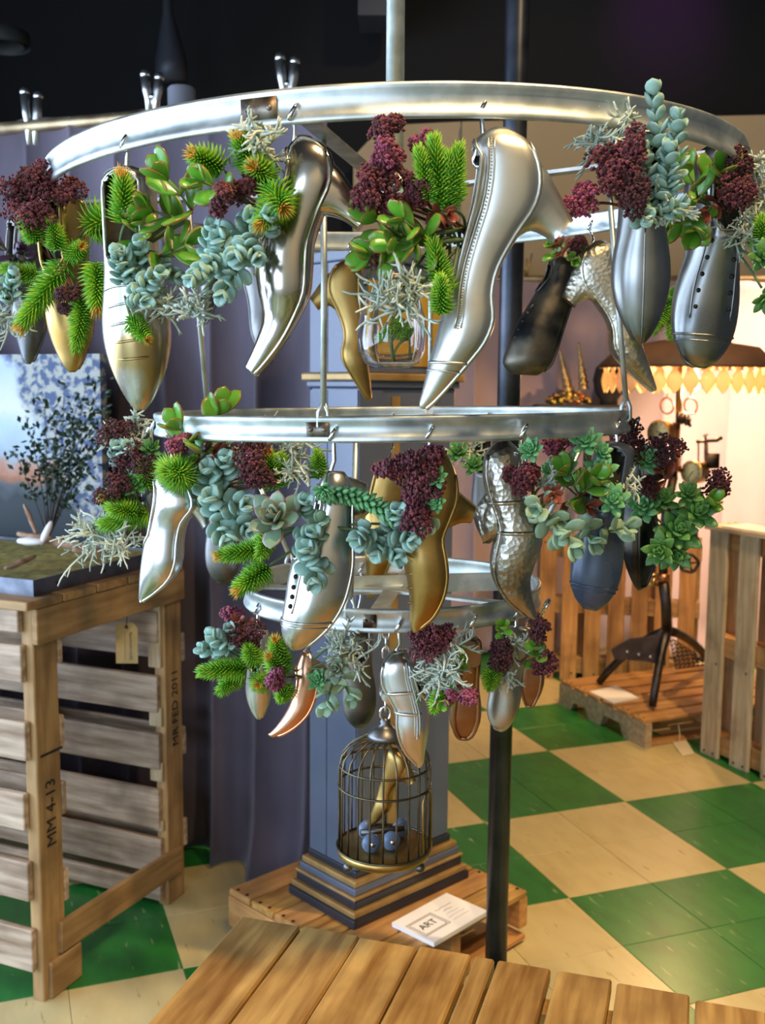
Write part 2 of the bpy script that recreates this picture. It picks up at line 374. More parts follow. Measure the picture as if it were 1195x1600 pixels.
# ================================================================== boards
_bm = {}
def board_mesh(l, w, t, m):
    key = (round(l, 3), round(w, 3), round(t, 3), m.name)
    if key in _bm: return _bm[key]
    c = min(.003, t * .2); mb = MB()
    def sec(x, k): 
        y, z = w / 2 - k, t / 2 - k
        return [(x, -y + c, -z), (x, y - c, -z), (x, y, -z + c), (x, y, z - c), (x, y - c, z), (x, -y + c, z), (x, -y, z - c), (x, -y, -z + c)]
    mb.rings([sec(-l / 2, c * .6), sec(-l / 2 + c, 0), sec(l / 2 - c, 0), sec(l / 2, c * .6)])
    _bm[key] = mb.mesh('board', m, False); return _bm[key]
def board(parent, p0, p1, wdir, w, t, m, name='slat', nails=None, nface=1):
    p0 = Vector(p0); p1 = Vector(p1); x = (p1 - p0); l = x.length; x.normalize()
    y = Vector(wdir); y = (y - x * y.dot(x)).normalized(); z = x.cross(y)
    Mx = Matrix((x, y, z)).transposed().to_4x4(); Mx.translation = (p0 + p1) / 2 - (parent.location if parent else Vector())
    o = link(name, board_mesh(l, w, t, m), parent, M=Mx)
    if nails:
        mb = MB()
        for (u, v) in nails:
            mb.lathe([(.0055, 0), (.0055, .0012), (.004, .0018)], (u * l - l / 2, v * w, nface * t / 2 - (.0018 if nface < 0 else 0)), 7)
        mb.build('nail_heads', M['nail'], o, False, 'stuff')
    return o
def text(body, size, m, parent, Mx, name='lettering', align='CENTER', ext=.0004):
    cu = bpy.data.curves.new('txt', 'FONT'); cu.body = body; cu.size = size; cu.align_x = align; cu.align_y = 'CENTER'; cu.extrude = ext
    o = bpy.data.objects.new('txt', cu); C.objects.link(o)
    bpy.context.view_layer.update()
    me = bpy.data.meshes.new_from_object(o.evaluated_get(bpy.context.evaluated_depsgraph_get()))
    bpy.data.objects.remove(o); me.materials.clear(); me.materials.append(m)
    return link(name, me, parent, M=Mx)
def frame3(x, y, loc):
    x = Vector(x).normalized(); y = Vector(y); y = (y - x * y.dot(x)).normalized(); z = x.cross(y)
    Mx = Matrix((x, y, z)).transposed().to_4x4(); Mx.translation = loc; return Mx
ZU = Vector((0, 0, 1))
N2 = [(.02, .22), (.02, -.22)]

# ------------------------------------------------------------------ left pallet table
C0 = Vector((-.872, 2.53, 0)); ul = Vector((-.92, .39, 0)).normalized(); wl_ = Vector((.39, .92, 0)).normalized()
pt = thing('pallet_table', C0, 'tall table built from upright weathered wooden pallets carrying a metal tray', 'table')
zt_ = P(30, 938, 2.52).z
def zz(px, py, Y): return P(px, py, Y).z
nf = -wl_
# front pallet: stringers (uprights) and slats
for s_ in (.019, .5, .98):
    o = board(pt, C0 + ul * s_ + wl_ * .045, C0 + ul * s_ + wl_ * .045 + ZU * (zt_ - .022), wl_, .089, .038, M['woodEdge'], 'upright')
    if s_ < .1: near_up = o
for k, (a_, b_) in enumerate(((948, 990), (1010, 1068), (1130, 1190), (1243, 1300), (1350, 1410), (1455, 1520))):
    z0, z1 = zz(40, b_, 2.52), zz(40, a_, 2.52); q = C0 + nf * .011 + ZU * ((z0 + z1) / 2)
    board(pt, q + ul * (.028 - .006 * (k % 3)), q + ul * 1.0, ZU, z1 - z0, .02, M['woodA'], 'slat', [(.025, .25), (.025, -.25)], -1 if False else 1)
for k, z in enumerate((.28, .52, .7, .93)):
    q = C0 + wl_ * .1 + ZU * z; board(pt, q, q + ul * 1.0, ZU, .09, .018, M['woodA'])
# back pallet
B0 = C0 + wl_ * .56
for s_ in (.019, .5, .98):
    o = board(pt, B0 + ul * s_ + wl_ * .045, B0 + ul * s_ + wl_ * .045 + ZU * (zt_ - .022), wl_, .089, .038, M['woodEdge'], 'upright')
    if s_ < .1: far_up = o
for k, (a_, b_) in enumerate(((955, 1003), (1055, 1112), (1145, 1200), (1232, 1292), (1308, 1362), (1403, 1432))):
    z0, z1 = zz(235, b_, 3.05), zz(235, a_, 3.05); q = B0 + nf * .011 + ZU * max(.05, (z0 + z1) / 2)
    board(pt, q + ul * (.012 + .004 * (k % 2)), q + ul * 1.0, ZU, z1 - z0, .02, M['woodA'], 'slat', [(.025, .25), (.025, -.25)], 1)
for z in (.2, .5, .8):
    q = B0 + wl_ * .1 + ZU * z; board(pt, q, q + ul * 1.0, ZU, .09, .018, M['woodA'])
# short blocks between slats on the far post
for (a_, b_) in ((925, 1050), (1113, 1143), (1200, 1230), (1292, 1308)):
    z0, z1 = zz(240, b_, 3.0), zz(240, a_, 3.0)
    board(pt, B0 + ul * .03 + nf * .006 + ZU * z0, B0 + ul * .03 + nf * .006 + ZU * z1, ul, .045, .012, M['woodL'], 'spacer')
# top boards, side apron and low rail
for k in range(5):
    q = C0 + wl_ * (.055 + .136 * k - .03) + ZU * (zt_ - .011); board(pt, q - ul * .02, q + ul * 1.02, wl_, .13, .022, M['woodEdge'], 'top_board', N2)
board(pt, C0 - ul * .006 + ZU * (zt_ - .07), B0 - ul * .006 + wl_ * .09 + ZU * (zt_ - .07), ZU, .092, .018, M['woodEdge'], 'apron')
board(pt, C0 - ul * .004 + wl_ * .06 + ZU * .15, B0 - ul * .004 + wl_ * .06 + ZU * .13, ZU, .085, .018, M['woodEdge'], 'rail')
board(pt, C0 + wl_ * .02 + ul * -.001 + ZU * .05, C0 + wl_ * .14 + ul * -.001 + ZU * .05, ZU, .1, .02, M['woodEdge'], 'foot_block')
# stencilled marks on the two uprights (right-hand sides)
side = -ul
def mark(upobj, s, size, base, z, off):
    loc = base + side * off + ZU * z - pt.location
    text(s, size, M['ink'], pt, frame3(ZU, -wl_, loc), 'stencil_mark')
mark(near_up, 'MM 4-13', .05, C0 + wl_ * .048, .50, .0012)
mark(near_up, '|', .09, C0 + wl_ * .048, .66, .0012)
mark(far_up, 'MR FED 2011', .043, B0 + wl_ * .05, .62, .0012)

# tray
M['tray'] = metal('grey_sheet_metal', (0.12, 0.13, 0.15), (0.22, 0.23, 0.26), .35, .5)
M['moss'] = noise_col(mat('dry_moss', rough=.95), (0.16, 0.12, 0.02), (0.34, 0.27, 0.05), 40, bump=.6)
T0 = C0 + wl_ * .03 + ul * .02 + ZU * (zt_ + .0005)
tr = thing('metal_tray', T0, 'shallow grey metal tray of dry moss on the pallet table', 'tray')
a_, b_ = .9, .56
mb = MB(); mb.box(T0 + ul * a_ / 2 + wl_ * b_ / 2 + ZU * .003, (a_, b_, .006), Matrix((ul, wl_, ZU)).transposed()); sharp(mb.build('base', M['tray'], tr, False, off=T0))
for c_, d_, w_ in ((ul * a_ / 2, ul, a_), (ul * a_ / 2 + wl_ * b_, ul, a_), (wl_ * b_ / 2, wl_, b_), (ul * a_ + wl_ * b_ / 2, wl_, b_)):
    mb = MB(); e = d_.cross(ZU); mb.box(T0 + c_ + ZU * .021, (w_ + .004, .005, .042), Matrix((d_, e, ZU)).transposed()); rim = mb.build('rim', M['tray'], tr, False, off=T0)
    mb = MB()
    for f_ in (.15, .5, .85):
        s0 = T0 + c_ + d_ * (w_ * (f_ - .5)) + ZU * .022; mb.ball(s0, .0055, seg=8, rows=5)
    mb.build('rivets', M['nail'], rim, True, 'stuff', T0)
mb = MB(); r_ = random.Random(5); nn = 26; vs = []
for i in range(nn + 1):
    for j in range(nn + 1):
        vs.append(T0 + ul * (.01 + (a_ - .02) * i / nn) + wl_ * (.01 + (b_ - .02) * j / nn) + ZU * (.030 + r_.uniform(0, .008)))
mb.add(vs, [(i * (nn + 1) + j, i * (nn + 1) + j + 1, (i + 1) * (nn + 1) + j + 1, (i + 1) * (nn + 1) + j) for i in range(nn) for j in range(nn)])
mb.build('moss_bed', M['moss'], tr, True, 'stuff', T0)
# driftwood pieces and shells on the tray
M['drift'] = noise_col(mat('driftwood', rough=.7), (0.20, 0.10, 0.05), (0.45, 0.27, 0.16), 30, stretch=(1, 1, 1), bump=.4)
M['shell'] = mat('white_shell', (0.80, 0.76, 0.70), .35)
ztr = zt_ + .045
def drift(pxs, Y, rad, label):
    pts = [P(x, y, z) for x, y, z in pxs]
    mb = MB(); n = len(pts); path = []
    for i in range(n - 1):
        for k in range(5): path.append(pts[i].lerp(pts[i + 1], k / 5) + Vector((rnd.uniform(-1, 1), rnd.uniform(-1, 1), rnd.uniform(-1, 1))) * rad * .2)
    path.append(pts[-1]); q = len(path)
    mb.tube(path, [rad * (.45 + .75 * math.sin(math.pi * (i + .8) / (q + .6)) * rnd.uniform(.8, 1.2)) for i in range(q)], 7)
    o = mb.build('driftwood', M['drift'], None, True, off=pts[0]); o.location = pts[0]
    return tag(o, label, 'driftwood')
drift([(8, 888, 2.70), (30, 880, 2.72), (55, 869, 2.76)], 0, .007, 'pale crooked driftwood stick at the front of the tray')
drift([(28, 834, 2.90), (62, 842, 2.88), (95, 850, 2.86), (150, 854, 2.86)], 0, .011, 'long reddish driftwood branch lying across the tray')
drift([(38, 788, 2.93), (46, 808, 2.92), (58, 836, 2.90)], 0, .006, 'thin upright driftwood twig in the tray')
drift([(112, 857, 2.78), (150, 864, 2.80), (192, 858, 2.86)], 0, .011, 'brown driftwood piece beside the tray rim')
def shell(px, py, L, ang, label):
    p = P(px, py, 2.84); mb = MB()
    mb.rings([[Vector((x, math.cos(2 * math.pi * j / 12) * r, math.sin(2 * math.pi * j / 12) * r * .7)) for j in range(12)] for x, r in ((-L / 2, .001), (-L * .42, L * .12), (-L * .1, L * .2), (L * .25, L * .17), (L * .44, L * .1), (L / 2, .001))])
    o = mb.build('shell', M['shell']); o.location = p; o.rotation_euler = Euler((0, R(ang[0]), R(ang[1]))); return tag(o, label, 'shell')
shell(47, 846, .085, (0, -15), 'white oval shell lying flat among the driftwood'); shell(72, 833, .075, (-65, 20), 'white shell standing on end among the driftwood')

# thin dark shrub in the tray and the landscape canvas behind it
M['leafdark'] = mat('dark_leaf', (0.02, 0.055, 0.025), .5); M['twig'] = mat('dark_twig', (0.05, 0.035, 0.025), .8)
base = P(75, 842, 2.93)
sh = thing('leafy_shrub', base, 'thin dark shrub with tiny leaves rising from the tray', 'plant')
mb = MB(); lf = MB(); r_ = random.Random(21)
for tip in ((40, 650), (70, 620), (100, 605), (135, 600), (165, 590), (150, 640), (120, 660), (60, 690), (110, 700), (150, 690), (140, 740), (20, 700), (90, 640), (125, 620), (165, 640)):
    e = P(tip[0], tip[1], base.y + r_.uniform(-.08, .05)); mid = base.lerp(e, .5) + Vector((r_.uniform(-.03, .03), r_.uniform(-.03, .03), .02))
    path = [base.lerp(mid, t / 5).lerp(mid.lerp(e, t / 5), t / 5) for t in range(6)]
    mb.tube(path, [.0022 - .0003 * i for i in range(6)], 4)
    for k in range(44):
        t = r_.uniform(.4, 1.0); c = base.lerp(mid, t).lerp(mid.lerp(e, t), t) + Vector((r_.gauss(0, .014), r_.gauss(0, .014), r_.gauss(0, .014)))
        d = Vector((r_.gauss(0, 1), r_.gauss(0, 1), r_.gauss(0, 1))).normalized(); n_ = d.orthogonal().normalized(); L_ = r_.uniform(.016, .026)
        lf.add([c, c + d * L_ * .5 + n_ * L_ * .28, c + d * L_, c + d * L_ * .5 - n_ * L_ * .28, c + d * L_ * .5 + d.cross(n_) * .003], [(0, 1, 4), (1, 2, 4), (2, 3, 4), (3, 0, 4)])
mb.build('stem', M['twig'], sh, off=base); lf.build('foliage', M['leafdark'], sh, False, 'stuff', base)

M['canvas'] = mat('painted_canvas', rough=.7)
nt = M['canvas'].node_tree; N = nt.nodes; L = nt.links
tc = N.new('ShaderNodeTexCoord'); sep = N.new('ShaderNodeSeparateXYZ'); L.new(tc.outputs['Object'], sep.inputs[0])
nz = N.new('ShaderNodeTexNoise'); nz.inputs['Scale'].default_value = 7; nz.inputs['Detail'].default_value = 6; L.new(tc.outputs['Object'], nz.inputs['Vector'])
ad = N.new('ShaderNodeMath'); ad.operation = 'MULTIPLY_ADD'; ad.inputs[1].default_value = .22; L.new(nz.outputs['Fac'], ad.inputs[0]); L.new(sep.outputs['Z'], ad.inputs[2])
rp = N.new('ShaderNodeValToRGB'); L.new(ad.outputs[0], rp.inputs['Fac'])
els = rp.color_ramp.elements; els[0].position = .0; els[0].color = (0.01, 0.015, 0.02, 1); els[1].position = 1; els[1].color = (0.42, 0.50, 0.62, 1)
for p_, c_ in ((.38, (0.012, 0.02, 0.02, 1)), (.44, (0.06, 0.07, 0.07, 1)), (.49, (0.30, 0.11, 0.04, 1)), (.54, (0.38, 0.20, 0.13, 1)), (.59, (0.28, 0.33, 0.36, 1)), (.72, (0.40, 0.50, 0.55, 1)), (.84, (0.60, 0.60, 0.50, 1))):
    e = els.new(p_); e.color = c_
n2 = N.new('ShaderNodeTexNoise'); n2.inputs['Scale'].default_value = 26; n2.inputs['Detail'].default_value = 3; L.new(tc.outputs['Object'], n2.inputs['Vector'])
r2 = N.new('ShaderNodeValToRGB'); r2.color_ramp.elements[0].position = .44; r2.color_ramp.elements[1].position = .56; r2.color_ramp.elements[0].color = (0.05, 0.08, 0.16, 1); r2.color_ramp.elements[1].color = (0.36, 0.36, 0.30, 1)
L.new(n2.outputs['Fac'], r2.inputs['Fac'])
# leafy blue boughs fill the right side and the top of the painting
m1 = N.new('ShaderNodeMath'); m1.operation = 'MULTIPLY_ADD'; m1.inputs[1].default_value = 1.6; L.new(sep.outputs['X'], m1.inputs[0])
m2 = N.new('ShaderNodeMath'); m2.operation = 'MULTIPLY_ADD'; m2.inputs[1].default_value = .8; m2.inputs[2].default_value = -1.15; L.new(sep.outputs['Z'], m2.inputs[0]); L.new(m2.outputs[0], m1.inputs[2])
m3 = N.new('ShaderNodeMath'); m3.operation = 'MULTIPLY_ADD'; m3.inputs[1].default_value = .5; L.new(nz.outputs['Fac'], m3.inputs[0]); L.new(m1.outputs[0], m3.inputs[2])
gt = N.new('ShaderNodeMapRange'); gt.inputs['From Min'].default_value = .62; gt.inputs['From Max'].default_value = .74; L.new(m3.outputs[0], gt.inputs['Value'])
mx = N.new('ShaderNodeMix'); mx.data_type = 'RGBA'; L.new(gt.outputs[0], mx.inputs[0]); L.new(rp.outputs[0], mx.inputs[6]); L.new(r2.outputs[0], mx.inputs[7])
L.new(mx.outputs[2], N['Principled BSDF'].inputs['Base Color'])
# stand it on the rear of the table top, parallel to it
k_ = (158 - IW / 2) / F; A_ = C0 + wl_ * .635; s0 = (k_ * A_.y - A_.x) / (ul.x - k_ * ul.y); q = A_ + ul * s0; q = Vector((q.x, q.y, zt_ + .0005)); hgt = P(152, 553, q.y).z - zt_
cv = thing('landscape_canvas', q, 'blue and cream painted landscape canvas standing behind the tray', 'painting')
mb = MB(); W_ = 1.0
mb.add([(x, y, z) for x in (0, W_) for y in (0, .03) for z in (0, 1.0)], [(0, 1, 3, 2), (4, 6, 7, 5), (0, 4, 5, 1), (2, 3, 7, 6), (0, 2, 6, 4), (1, 5, 7, 3)])
me = mb.mesh('canvas', M['canvas'], False)
xd = -ul; cz = frame3(xd, wl_, -xd * .75); cz = cz @ Matrix.Diagonal((.75, 1, hgt, 1))
link('canvas', me, cv, M=cz)

# paper tag hanging from the apron of the table
M['kraft'] = noise_col(mat('kraft_tag', rough=.8), (0.55, 0.36, 0.12), (0.68, 0.46, 0.18), 20)
tp = P(198, 1005, 2.96); w_, h_ = px2m(35, 2.96), px2m(66, 2.96)
tg = thing('price_tag', tp, 'buff paper tag hanging on string from the pallet table', 'tag')
mb = MB(); o_ = [(-w_ / 2, -h_ / 2), (w_ / 2, -h_ / 2), (w_ / 2, h_ * .38), (w_ * .32, h_ / 2), (-w_ * .32, h_ / 2), (-w_ / 2, h_ * .38)]
mb.rings([[Vector((x, -.0008, z)) for x, z in o_], [Vector((x, .0008, z)) for x, z in o_]]); card = mb.build('card', M['kraft'], tg, False)
mb = MB(); mb.lathe([(.006, -.0015), (.006, .0015)], (0, 0, h_ * .40), 10, (0, 1, 0)); mb.build('eyelet', mat('red_eyelet', (0.25, 0.06, 0.04), .6), tg)
tie = P(200, 935, 3.0); mb = MB(); mb.tube([Vector((0, -.002, h_ * .4)), Vector((.004, .0, h_ * .7)), tie - tp], .0012, 5); mb.build('string', M['twig'], tg)
mb = MB()
for k in range(7):                       # handwriting, too small to read
    z0 = h_ * (.28 - .1 * k); amp = .004 if k % 3 else .006
    mb.tube([Vector((w_ * .18 + amp * math.sin(k * 3 + i * 2.1), -.0014, z0 - h_ * .1 * i / 6)) for i in range(7)], .0007, 4)
    mb.tube([Vector((-w_ * .08 + .5 * amp * math.sin(k * 5 + i * 2.7), -.0014, z0 - h_ * .1 * i / 6)) for i in range(7)], .0004, 4)
mb.build('handwriting', M['greyink'], tg)

# ------------------------------------------------------------------ foreground pallet-top table
ZF = .72
qa = PZ(377, 1432, ZF); qb = PZ(1195, 1572, ZF); ef = (qb - qa).normalized(); bf = Vector((-ef.y, ef.x, 0))
ft = thing('pallet_bench', Vector((qa.x, qa.y, 0)) + ef * .5 - bf * .4, 'golden wooden plank table under the hanging shoe planters', 'table')
seams = [377, 471, 562, 654, 737, 866, 960, 1082, 1200]
pos = [(PZ(x, 1432 + (x - 377) * .1712, ZF) - qa).dot(ef) for x in seams] + [1.08, 1.19]
bl_ = .95
for k in range(len(pos) - 1):
    w = pos[k + 1] - pos[k] - (.008 if k in (4, 5, 6, 7) else .003); cx = (pos[k] + pos[k + 1]) / 2
    dz = rnd.uniform(-.001, .002); b1 = (0, .004, -.003, .002, 0, .003, -.002, -.012, .004, 0)[k]
    q = qa + ef * cx + ZU * (dz - .011)
    if k == 4:   # a narrow pair of strips
        for sx in (-1, 1): 
            wv = w * (.28 if sx < 0 else .70); qq = q + ef * (-(w - wv) / 2 if sx < 0 else (w - wv) / 2)
            board(ft, qq + bf * b1, qq - bf * bl_, ef, wv - .003, .022, M['woodT'], 'plank', [(.025, .0)], -1)
    else: board(ft, q + bf * b1, q - bf * bl_, ef, w, .022, M['woodT'], 'plank', [(.022, .24), (.022, -.2), (.05, .05)] if k % 2 else [(.02, .28), (.02, -.1)], -1)
for d_ in (.06, .45, .88):
    q = qa - bf * d_ + ZU * (-.022 - .045); board(ft, q + ef * .01, q + ef * 1.17, ZU, .09, .038, M['woodT'], 'stringer')
for d_ in (.10, .84):
    for s_ in (.06, 1.1):
        q = qa - bf * d_ + ef * s_; board(ft, Vector((q.x, q.y, 0)), Vector((q.x, q.y, ZF - .113)), ef, .09, .06, M['woodT'], 'leg')

# ------------------------------------------------------------------ low crate and the pedestal on it
ZK = .16
kl = PZ(357, 1387, ZK); kr = PZ(825, 1392, ZK); kc = (kl + kr) / 2; hd = (kr - kl) / 2; pd = Vector((hd.y, -hd.x, 0))   # pd points to the viewer
kf = kc + pd; kb = kc - pd
d1 = (kr - kf).normalized(); d2 = (kl - kf).normalized(); Ls = (kr - kf).length
ck = thing('low_crate', (kc.x, kc.y, 0), 'low wooden pallet crate under the dark pedestal', 'crate')
nb = 6; bw = Ls / nb
for k in range(nb):
    q = kf + d2 * (bw * (k + .5)) - ZU * .01
    board(ck, q, q + d1 * Ls, d2, bw - .008, .02, M['woodO'] if k % 2 else M['woodT'], 'plank', N2 + [(.98, .22), (.98, -.22)])
for s_ in (.02, .5, .98):
    q = kf + d1 * (Ls * s_) - ZU * (.02 + .045); board(ck, q + d2 * .005, q + d2 * (Ls - .005), ZU, .09, .036, M['woodO'], 'stringer')
for k in (0, 2, 5):
    q = kf + d2 * (bw * (k + .5)) - ZU * (.16 - .018); board(ck, q, q + d1 * Ls, d2, bw - .01, .018, M['woodO'], 'plank')
text('"171', .035, M['ink'], ck, frame3(d2, ZU, kr + d1 * .0012 + d2 * .09 - ZU * .06 - ck.location), 'stencil_mark')

M['ped'] = noise_col(mat('dark_pedestal_lacquer', rough=.28), (0.088, 0.104, 0.148), (0.115, 0.132, 0.182), 3, rough=(.2, .32))
M['pedstep'] = mat('black_moulding_lacquer', (0.022, 0.024, 0.032), .28)
M['pedgold'] = noise_col(mat('gilt_moulding', rough=.4, metal=.35), (0.28, 0.16, 0.05), (0.46, 0.29, 0.10), 12)
M['ochre'] = noise_col(mat('ochre_panel', rough=.5), (0.40, 0.22, 0.02), (0.55, 0.33, 0.04), 5)
pf_ = PZ(553, 1455, ZK); an = R(43); dR = Vector((math.cos(an), math.sin(an), 0)); dL = Vector((-math.sin(an), math.cos(an), 0))
LR, LL = .455, .285
pdst = thing('pedestal', Vector((pf_.x, pf_.y, ZK)) + dR * LR / 2 + dL * LL / 2, 'tall dark lacquered pedestal with gilt striped mouldings', 'pedestal')
PC = Vector((pf_.x, pf_.y, 0)) + dR * LR / 2 + dL * LL / 2
PR = Matrix((dR, dL, ZU)).transposed()
def pbox(name, inset, z0, z1, m, par=pdst, ins2=None):
    mb = MB(); mb.box(PC + ZU * ((z0 + z1) / 2), (LR - 2 * inset, LL - 2 * (inset if ins2 is None else ins2), z1 - z0), PR); o = mb.build(name, m, par, False, off=pdst.location)
    bv = o.modifiers.new('bevel', 'BEVEL'); bv.width = .004; bv.segments = 2
    return o
z = ZK
for k, (ins, h, m) in enumerate(((0, .026, 'pedstep'), (.005, .018, 'pedgold'), (.016, .026, 'pedstep'), (.013, .008, 'pedgold'), (.022, .020, 'ped'), (.027, .018, 'pedgold'), (.040, .022, 'pedstep'))):
    pbox('moulding' if m == 'pedgold' else 'plinth_step', ins, z, z + h, M[m]); z += h
zb = z
ztop = P(520, 388, 2.72).z; zl = P(500, 605, 2.68).z
pbox('column', .046, zb, zl, M['ped'])
for ins, h, m, nm in ((.036, .018, 'ped', 'ledge'), (.026, .020, 'pedgold', 'ledge_moulding')):
    pbox(nm, ins, zl, zl + h, M[m]); zl += h
pbox('upper_column', .046, zl, ztop - .03, M['ped']); pbox('cap', .036, ztop - .03, ztop, M['ped'])
# applied strips: boards seam on the left face, gilt strips and ochre panel on the right face
fl = PC - dR * (LR / 2 - .046) - dL * (LL / 2 - .046)
def strip(face, s0, s1, z0, z1, m, name, th=.004):
    d = dL if face == 'L' else dR; nrm = -dR if face == 'L' else -dL
    mb = MB(); mb.box(fl + d * ((s0 + s1) / 2) + nrm * (th / 2) + ZU * ((z0 + z1) / 2), (s1 - s0, th, z1 - z0), Matrix((d, nrm, ZU)).transposed()); return mb.build(name, m, pdst, False, off=pdst.location)
strip('L', .0, .118, zb + .002, zl - .045, M['ped'], 'face_board'); strip('L', .122, .193, zb + .002, zl - .045, M['ped'], 'face_board')
strip('L', .0, .118, zl + .002, ztop - .032, M['ped'], 'face_board'); strip('L', .122, .193, zl + .002, ztop - .032, M['ped'], 'face_board')
strip('R', .115, .145, zb + .03, zl - .06, M['pedgold'], 'gilt_strip'); strip('R', .0, .08, zb + .002, zl - .045, M['ped'], 'face_board')
strip('R', .03, .33, zl + .02, ztop - .08, M['ochre'], 'ochre_panel')

# business-card sign on the crate
cc = [PZ(x, y, ZK + .012) for x, y in ((615, 1440), (700, 1397), (760, 1425), (675, 1475))]
co = (cc[0] + cc[2]) / 2; ex = (cc[2] - cc[3]).normalized(); lw = (cc[2] - cc[3]).length; ey_ = Vector((-ex.y, ex.x, 0)); lh = abs((cc[0] - cc[3]).dot(ey_))
sg = thing('sign_card', (co.x, co.y, ZK), 'white printed card with square emblem lying on the low crate', 'sign')
mb = MB(); mb.box((0, 0, .0065), (lw, lh, .012), Matrix((ex, ey_, ZU)).transposed()); mb.build('card', M['paper'], sg, False)
def on(x, y, z=.0128): return ex * (lw * x) + ey_ * (lh * y) + ZU * z
text('ART', .034, M['ink'], sg, frame3(ex, ey_, on(-.24, -.02)))
mb = MB(); hs = .05
for s1 in (hs, hs * .86):
    for k in range(4):
        a0 = [(-1, -1), (1, -1), (1, 1), (-1, 1)][k]; a1 = [(-1, -1), (1, -1), (1, 1), (-1, 1)][(k + 1) % 4]; c_ = on(-.24, -.02)
        mb.tube([c_ + ex * a0[0] * s1 + ey_ * a0[1] * s1 * .72, c_ + ex * a1[0] * s1 + ey_ * a1[1] * s1 * .72], .0012, 4)
mb.build('emblem_frame', M['greyink'], sg, False)
mb = MB(); rr = random.Random(2)
for k in range(5):
    w_ = rr.uniform(.12, .3); y_ = .2 - .11 * k; n_ = 9
    mb.tube([on(.2 - w_ / 2 + w_ * i / n_, y_ + rr.uniform(-.015, .015), .0126) for i in range(n_ + 1)], .0011 if k < 2 else .0006, 4)
mb.build('fine_print', M['greyink'], sg, False)

# ------------------------------------------------------------------ poles
pp = P(799, 0, 2.5); pb_ = P(784, 1490, 2.5)
mb = MB(); mb.lathe([(.085, 0), (.085, .01), (.03, .02)], (pp.x * .5 + pb_.x * .5, 2.5, 0), 24); 
pl = thing('steel_pole', (pp.x * .5 + pb_.x * .5, 2.5, 0), 'dark steel pole standing between the pedestal and the checkered floor', 'pole')
mb.build('foot_plate', M['black_pole'], pl, off=pl.location)
mb = MB(); mb.lathe([(.028, .01), (.028, ZC - .01)], (pl.location.x, 2.5, 0), 24); mb.build('shaft', M['black_pole'], pl, off=pl.location)
# ================================================================== hoop chandelier
RC = Vector((P(616, 280, 1.7).x, 1.7, 0))
RU, RM, RB = .530, .377, .2415
ZRU, ZRM, ZRB = P(612, 127, 1.7 - RU).z, P(612, 649, 1.7 - RM).z, P(612, 951, 1.7 - RB).z     # top edges at the front
def tilt(a): return Matrix.Rotation(R(a), 3, 'Y')
RINGS = {'U': (RU, ZRU, .040, -1.9), 'M': (RM, ZRM, .035, -1.0), 'B': (RB, ZRB, .036, -.5)}
CXR = {'U': RC.x, 'M': P(612, 650, 1.7).x, 'B': P(612, 950, 1.7).x}
M['rust'] = metal('rusty_joint', (0.10, 0.07, 0.05), (0.30, 0.26, 0.20), .4, .6, 60)
hc = thing('hoop_chandelier', (RC.x, RC.y, ZRB - .04), 'hanging chandelier of three galvanised barrel hoops on a pipe', 'chandelier')
HO = hc.location
for key, (r, zt2, h, tl) in RINGS.items():
    mb = MB(); prof = []
    def arc(cx, cz, rad, a0, a1, n): return [(cx + rad * math.cos(R(a0 + (a1 - a0) * i / n)), cz + rad * math.sin(R(a0 + (a1 - a0) * i / n))) for i in range(n + 1)]
    b = .0036
    prof = arc(.0012, -b, b, -40, 220, 8) + arc(.0012, -h + b, b, 140, 400, 8)
    prof = [(.0012 + b * .9, -.008), (.0012 + b, -b)] + arc(.0012, -b, b, 0, 180, 6) + [(-.0022, -.009), (-.0012, -.012), (-.0012, -h + .012), (-.0022, -h + .009)] + arc(.0012, -h + b, b, 180, 360, 6) + [(.0036, -h + .009), (.0012, -h + .012), (.0012, -.012)]
    seg = 128; T = tilt(tl); cx = CXR[key]
    rings = [[Vector((cx, 1.7, zt2)) + T @ Vector(((r + p) * math.cos(2 * math.pi * i / seg), (r + p) * math.sin(2 * math.pi * i / seg), q)) for p, q in prof] for i in range(seg + 1)]
    mb.rings(rings, cap0=False, cap1=False); hoop = mb.build('hoop', M['galv'], hc, True, off=HO); sharp(hoop, 50)
    # riveted lap joint
    for aj_ in ({'U': (253, 40), 'M': (255, 80), 'B': (262, 120)}[key]):
        a_ = R(aj_); mb = MB()
        pts = [[Vector((cx, 1.7, zt2)) + T @ Vector(((r + dr) * math.cos(a_ + s_ * .04), (r + dr) * math.sin(a_ + s_ * .04), zz_)) for dr, zz_ in ((.0012, -.008), (.0045, -.008), (.0045, -h + .008), (.0012, -h + .008))] for s_ in (-1, -.5, 0, .5, 1)]
        mb.rings(pts); 
        for s_ in (-.6, .6): mb.ball(Vector((cx, 1.7, zt2)) + T @ Vector(((r + .005) * math.cos(a_ + s_ * .04), (r + .005) * math.sin(a_ + s_ * .04), -h / 2)), .0035)
        mb.build('lap_joint', M['rust'], hoop, off=HO)
def ringpt(key, deg, dz=0, rr=None):
    r, zt2, h, tl = RINGS[key]; r = rr if rr is not None else r
    return Vector((CXR[key], 1.7, zt2)) + tilt(tl) @ Vector((r * math.cos(R(deg)), r * math.sin(R(deg)), -h * .5 + dz))
def ringY(key, px, back=False):
    r = RINGS[key][0]; k = (px - IW / 2) / F; cx = CXR[key]
    # (kY' - cx)^2 + (Y-1.7)^2 = r^2 with X = k*Y*c
    c = 1.0; A = k * k + 1; B = -2 * (k * cx + 1.7); Cc = cx * cx + 1.7 ** 2 - r * r; D = B * B - 4 * A * Cc
    if D < 0: return -B / (2 * A)
    return (-B + (1 if back else -1) * math.sqrt(D)) / (2 * A)
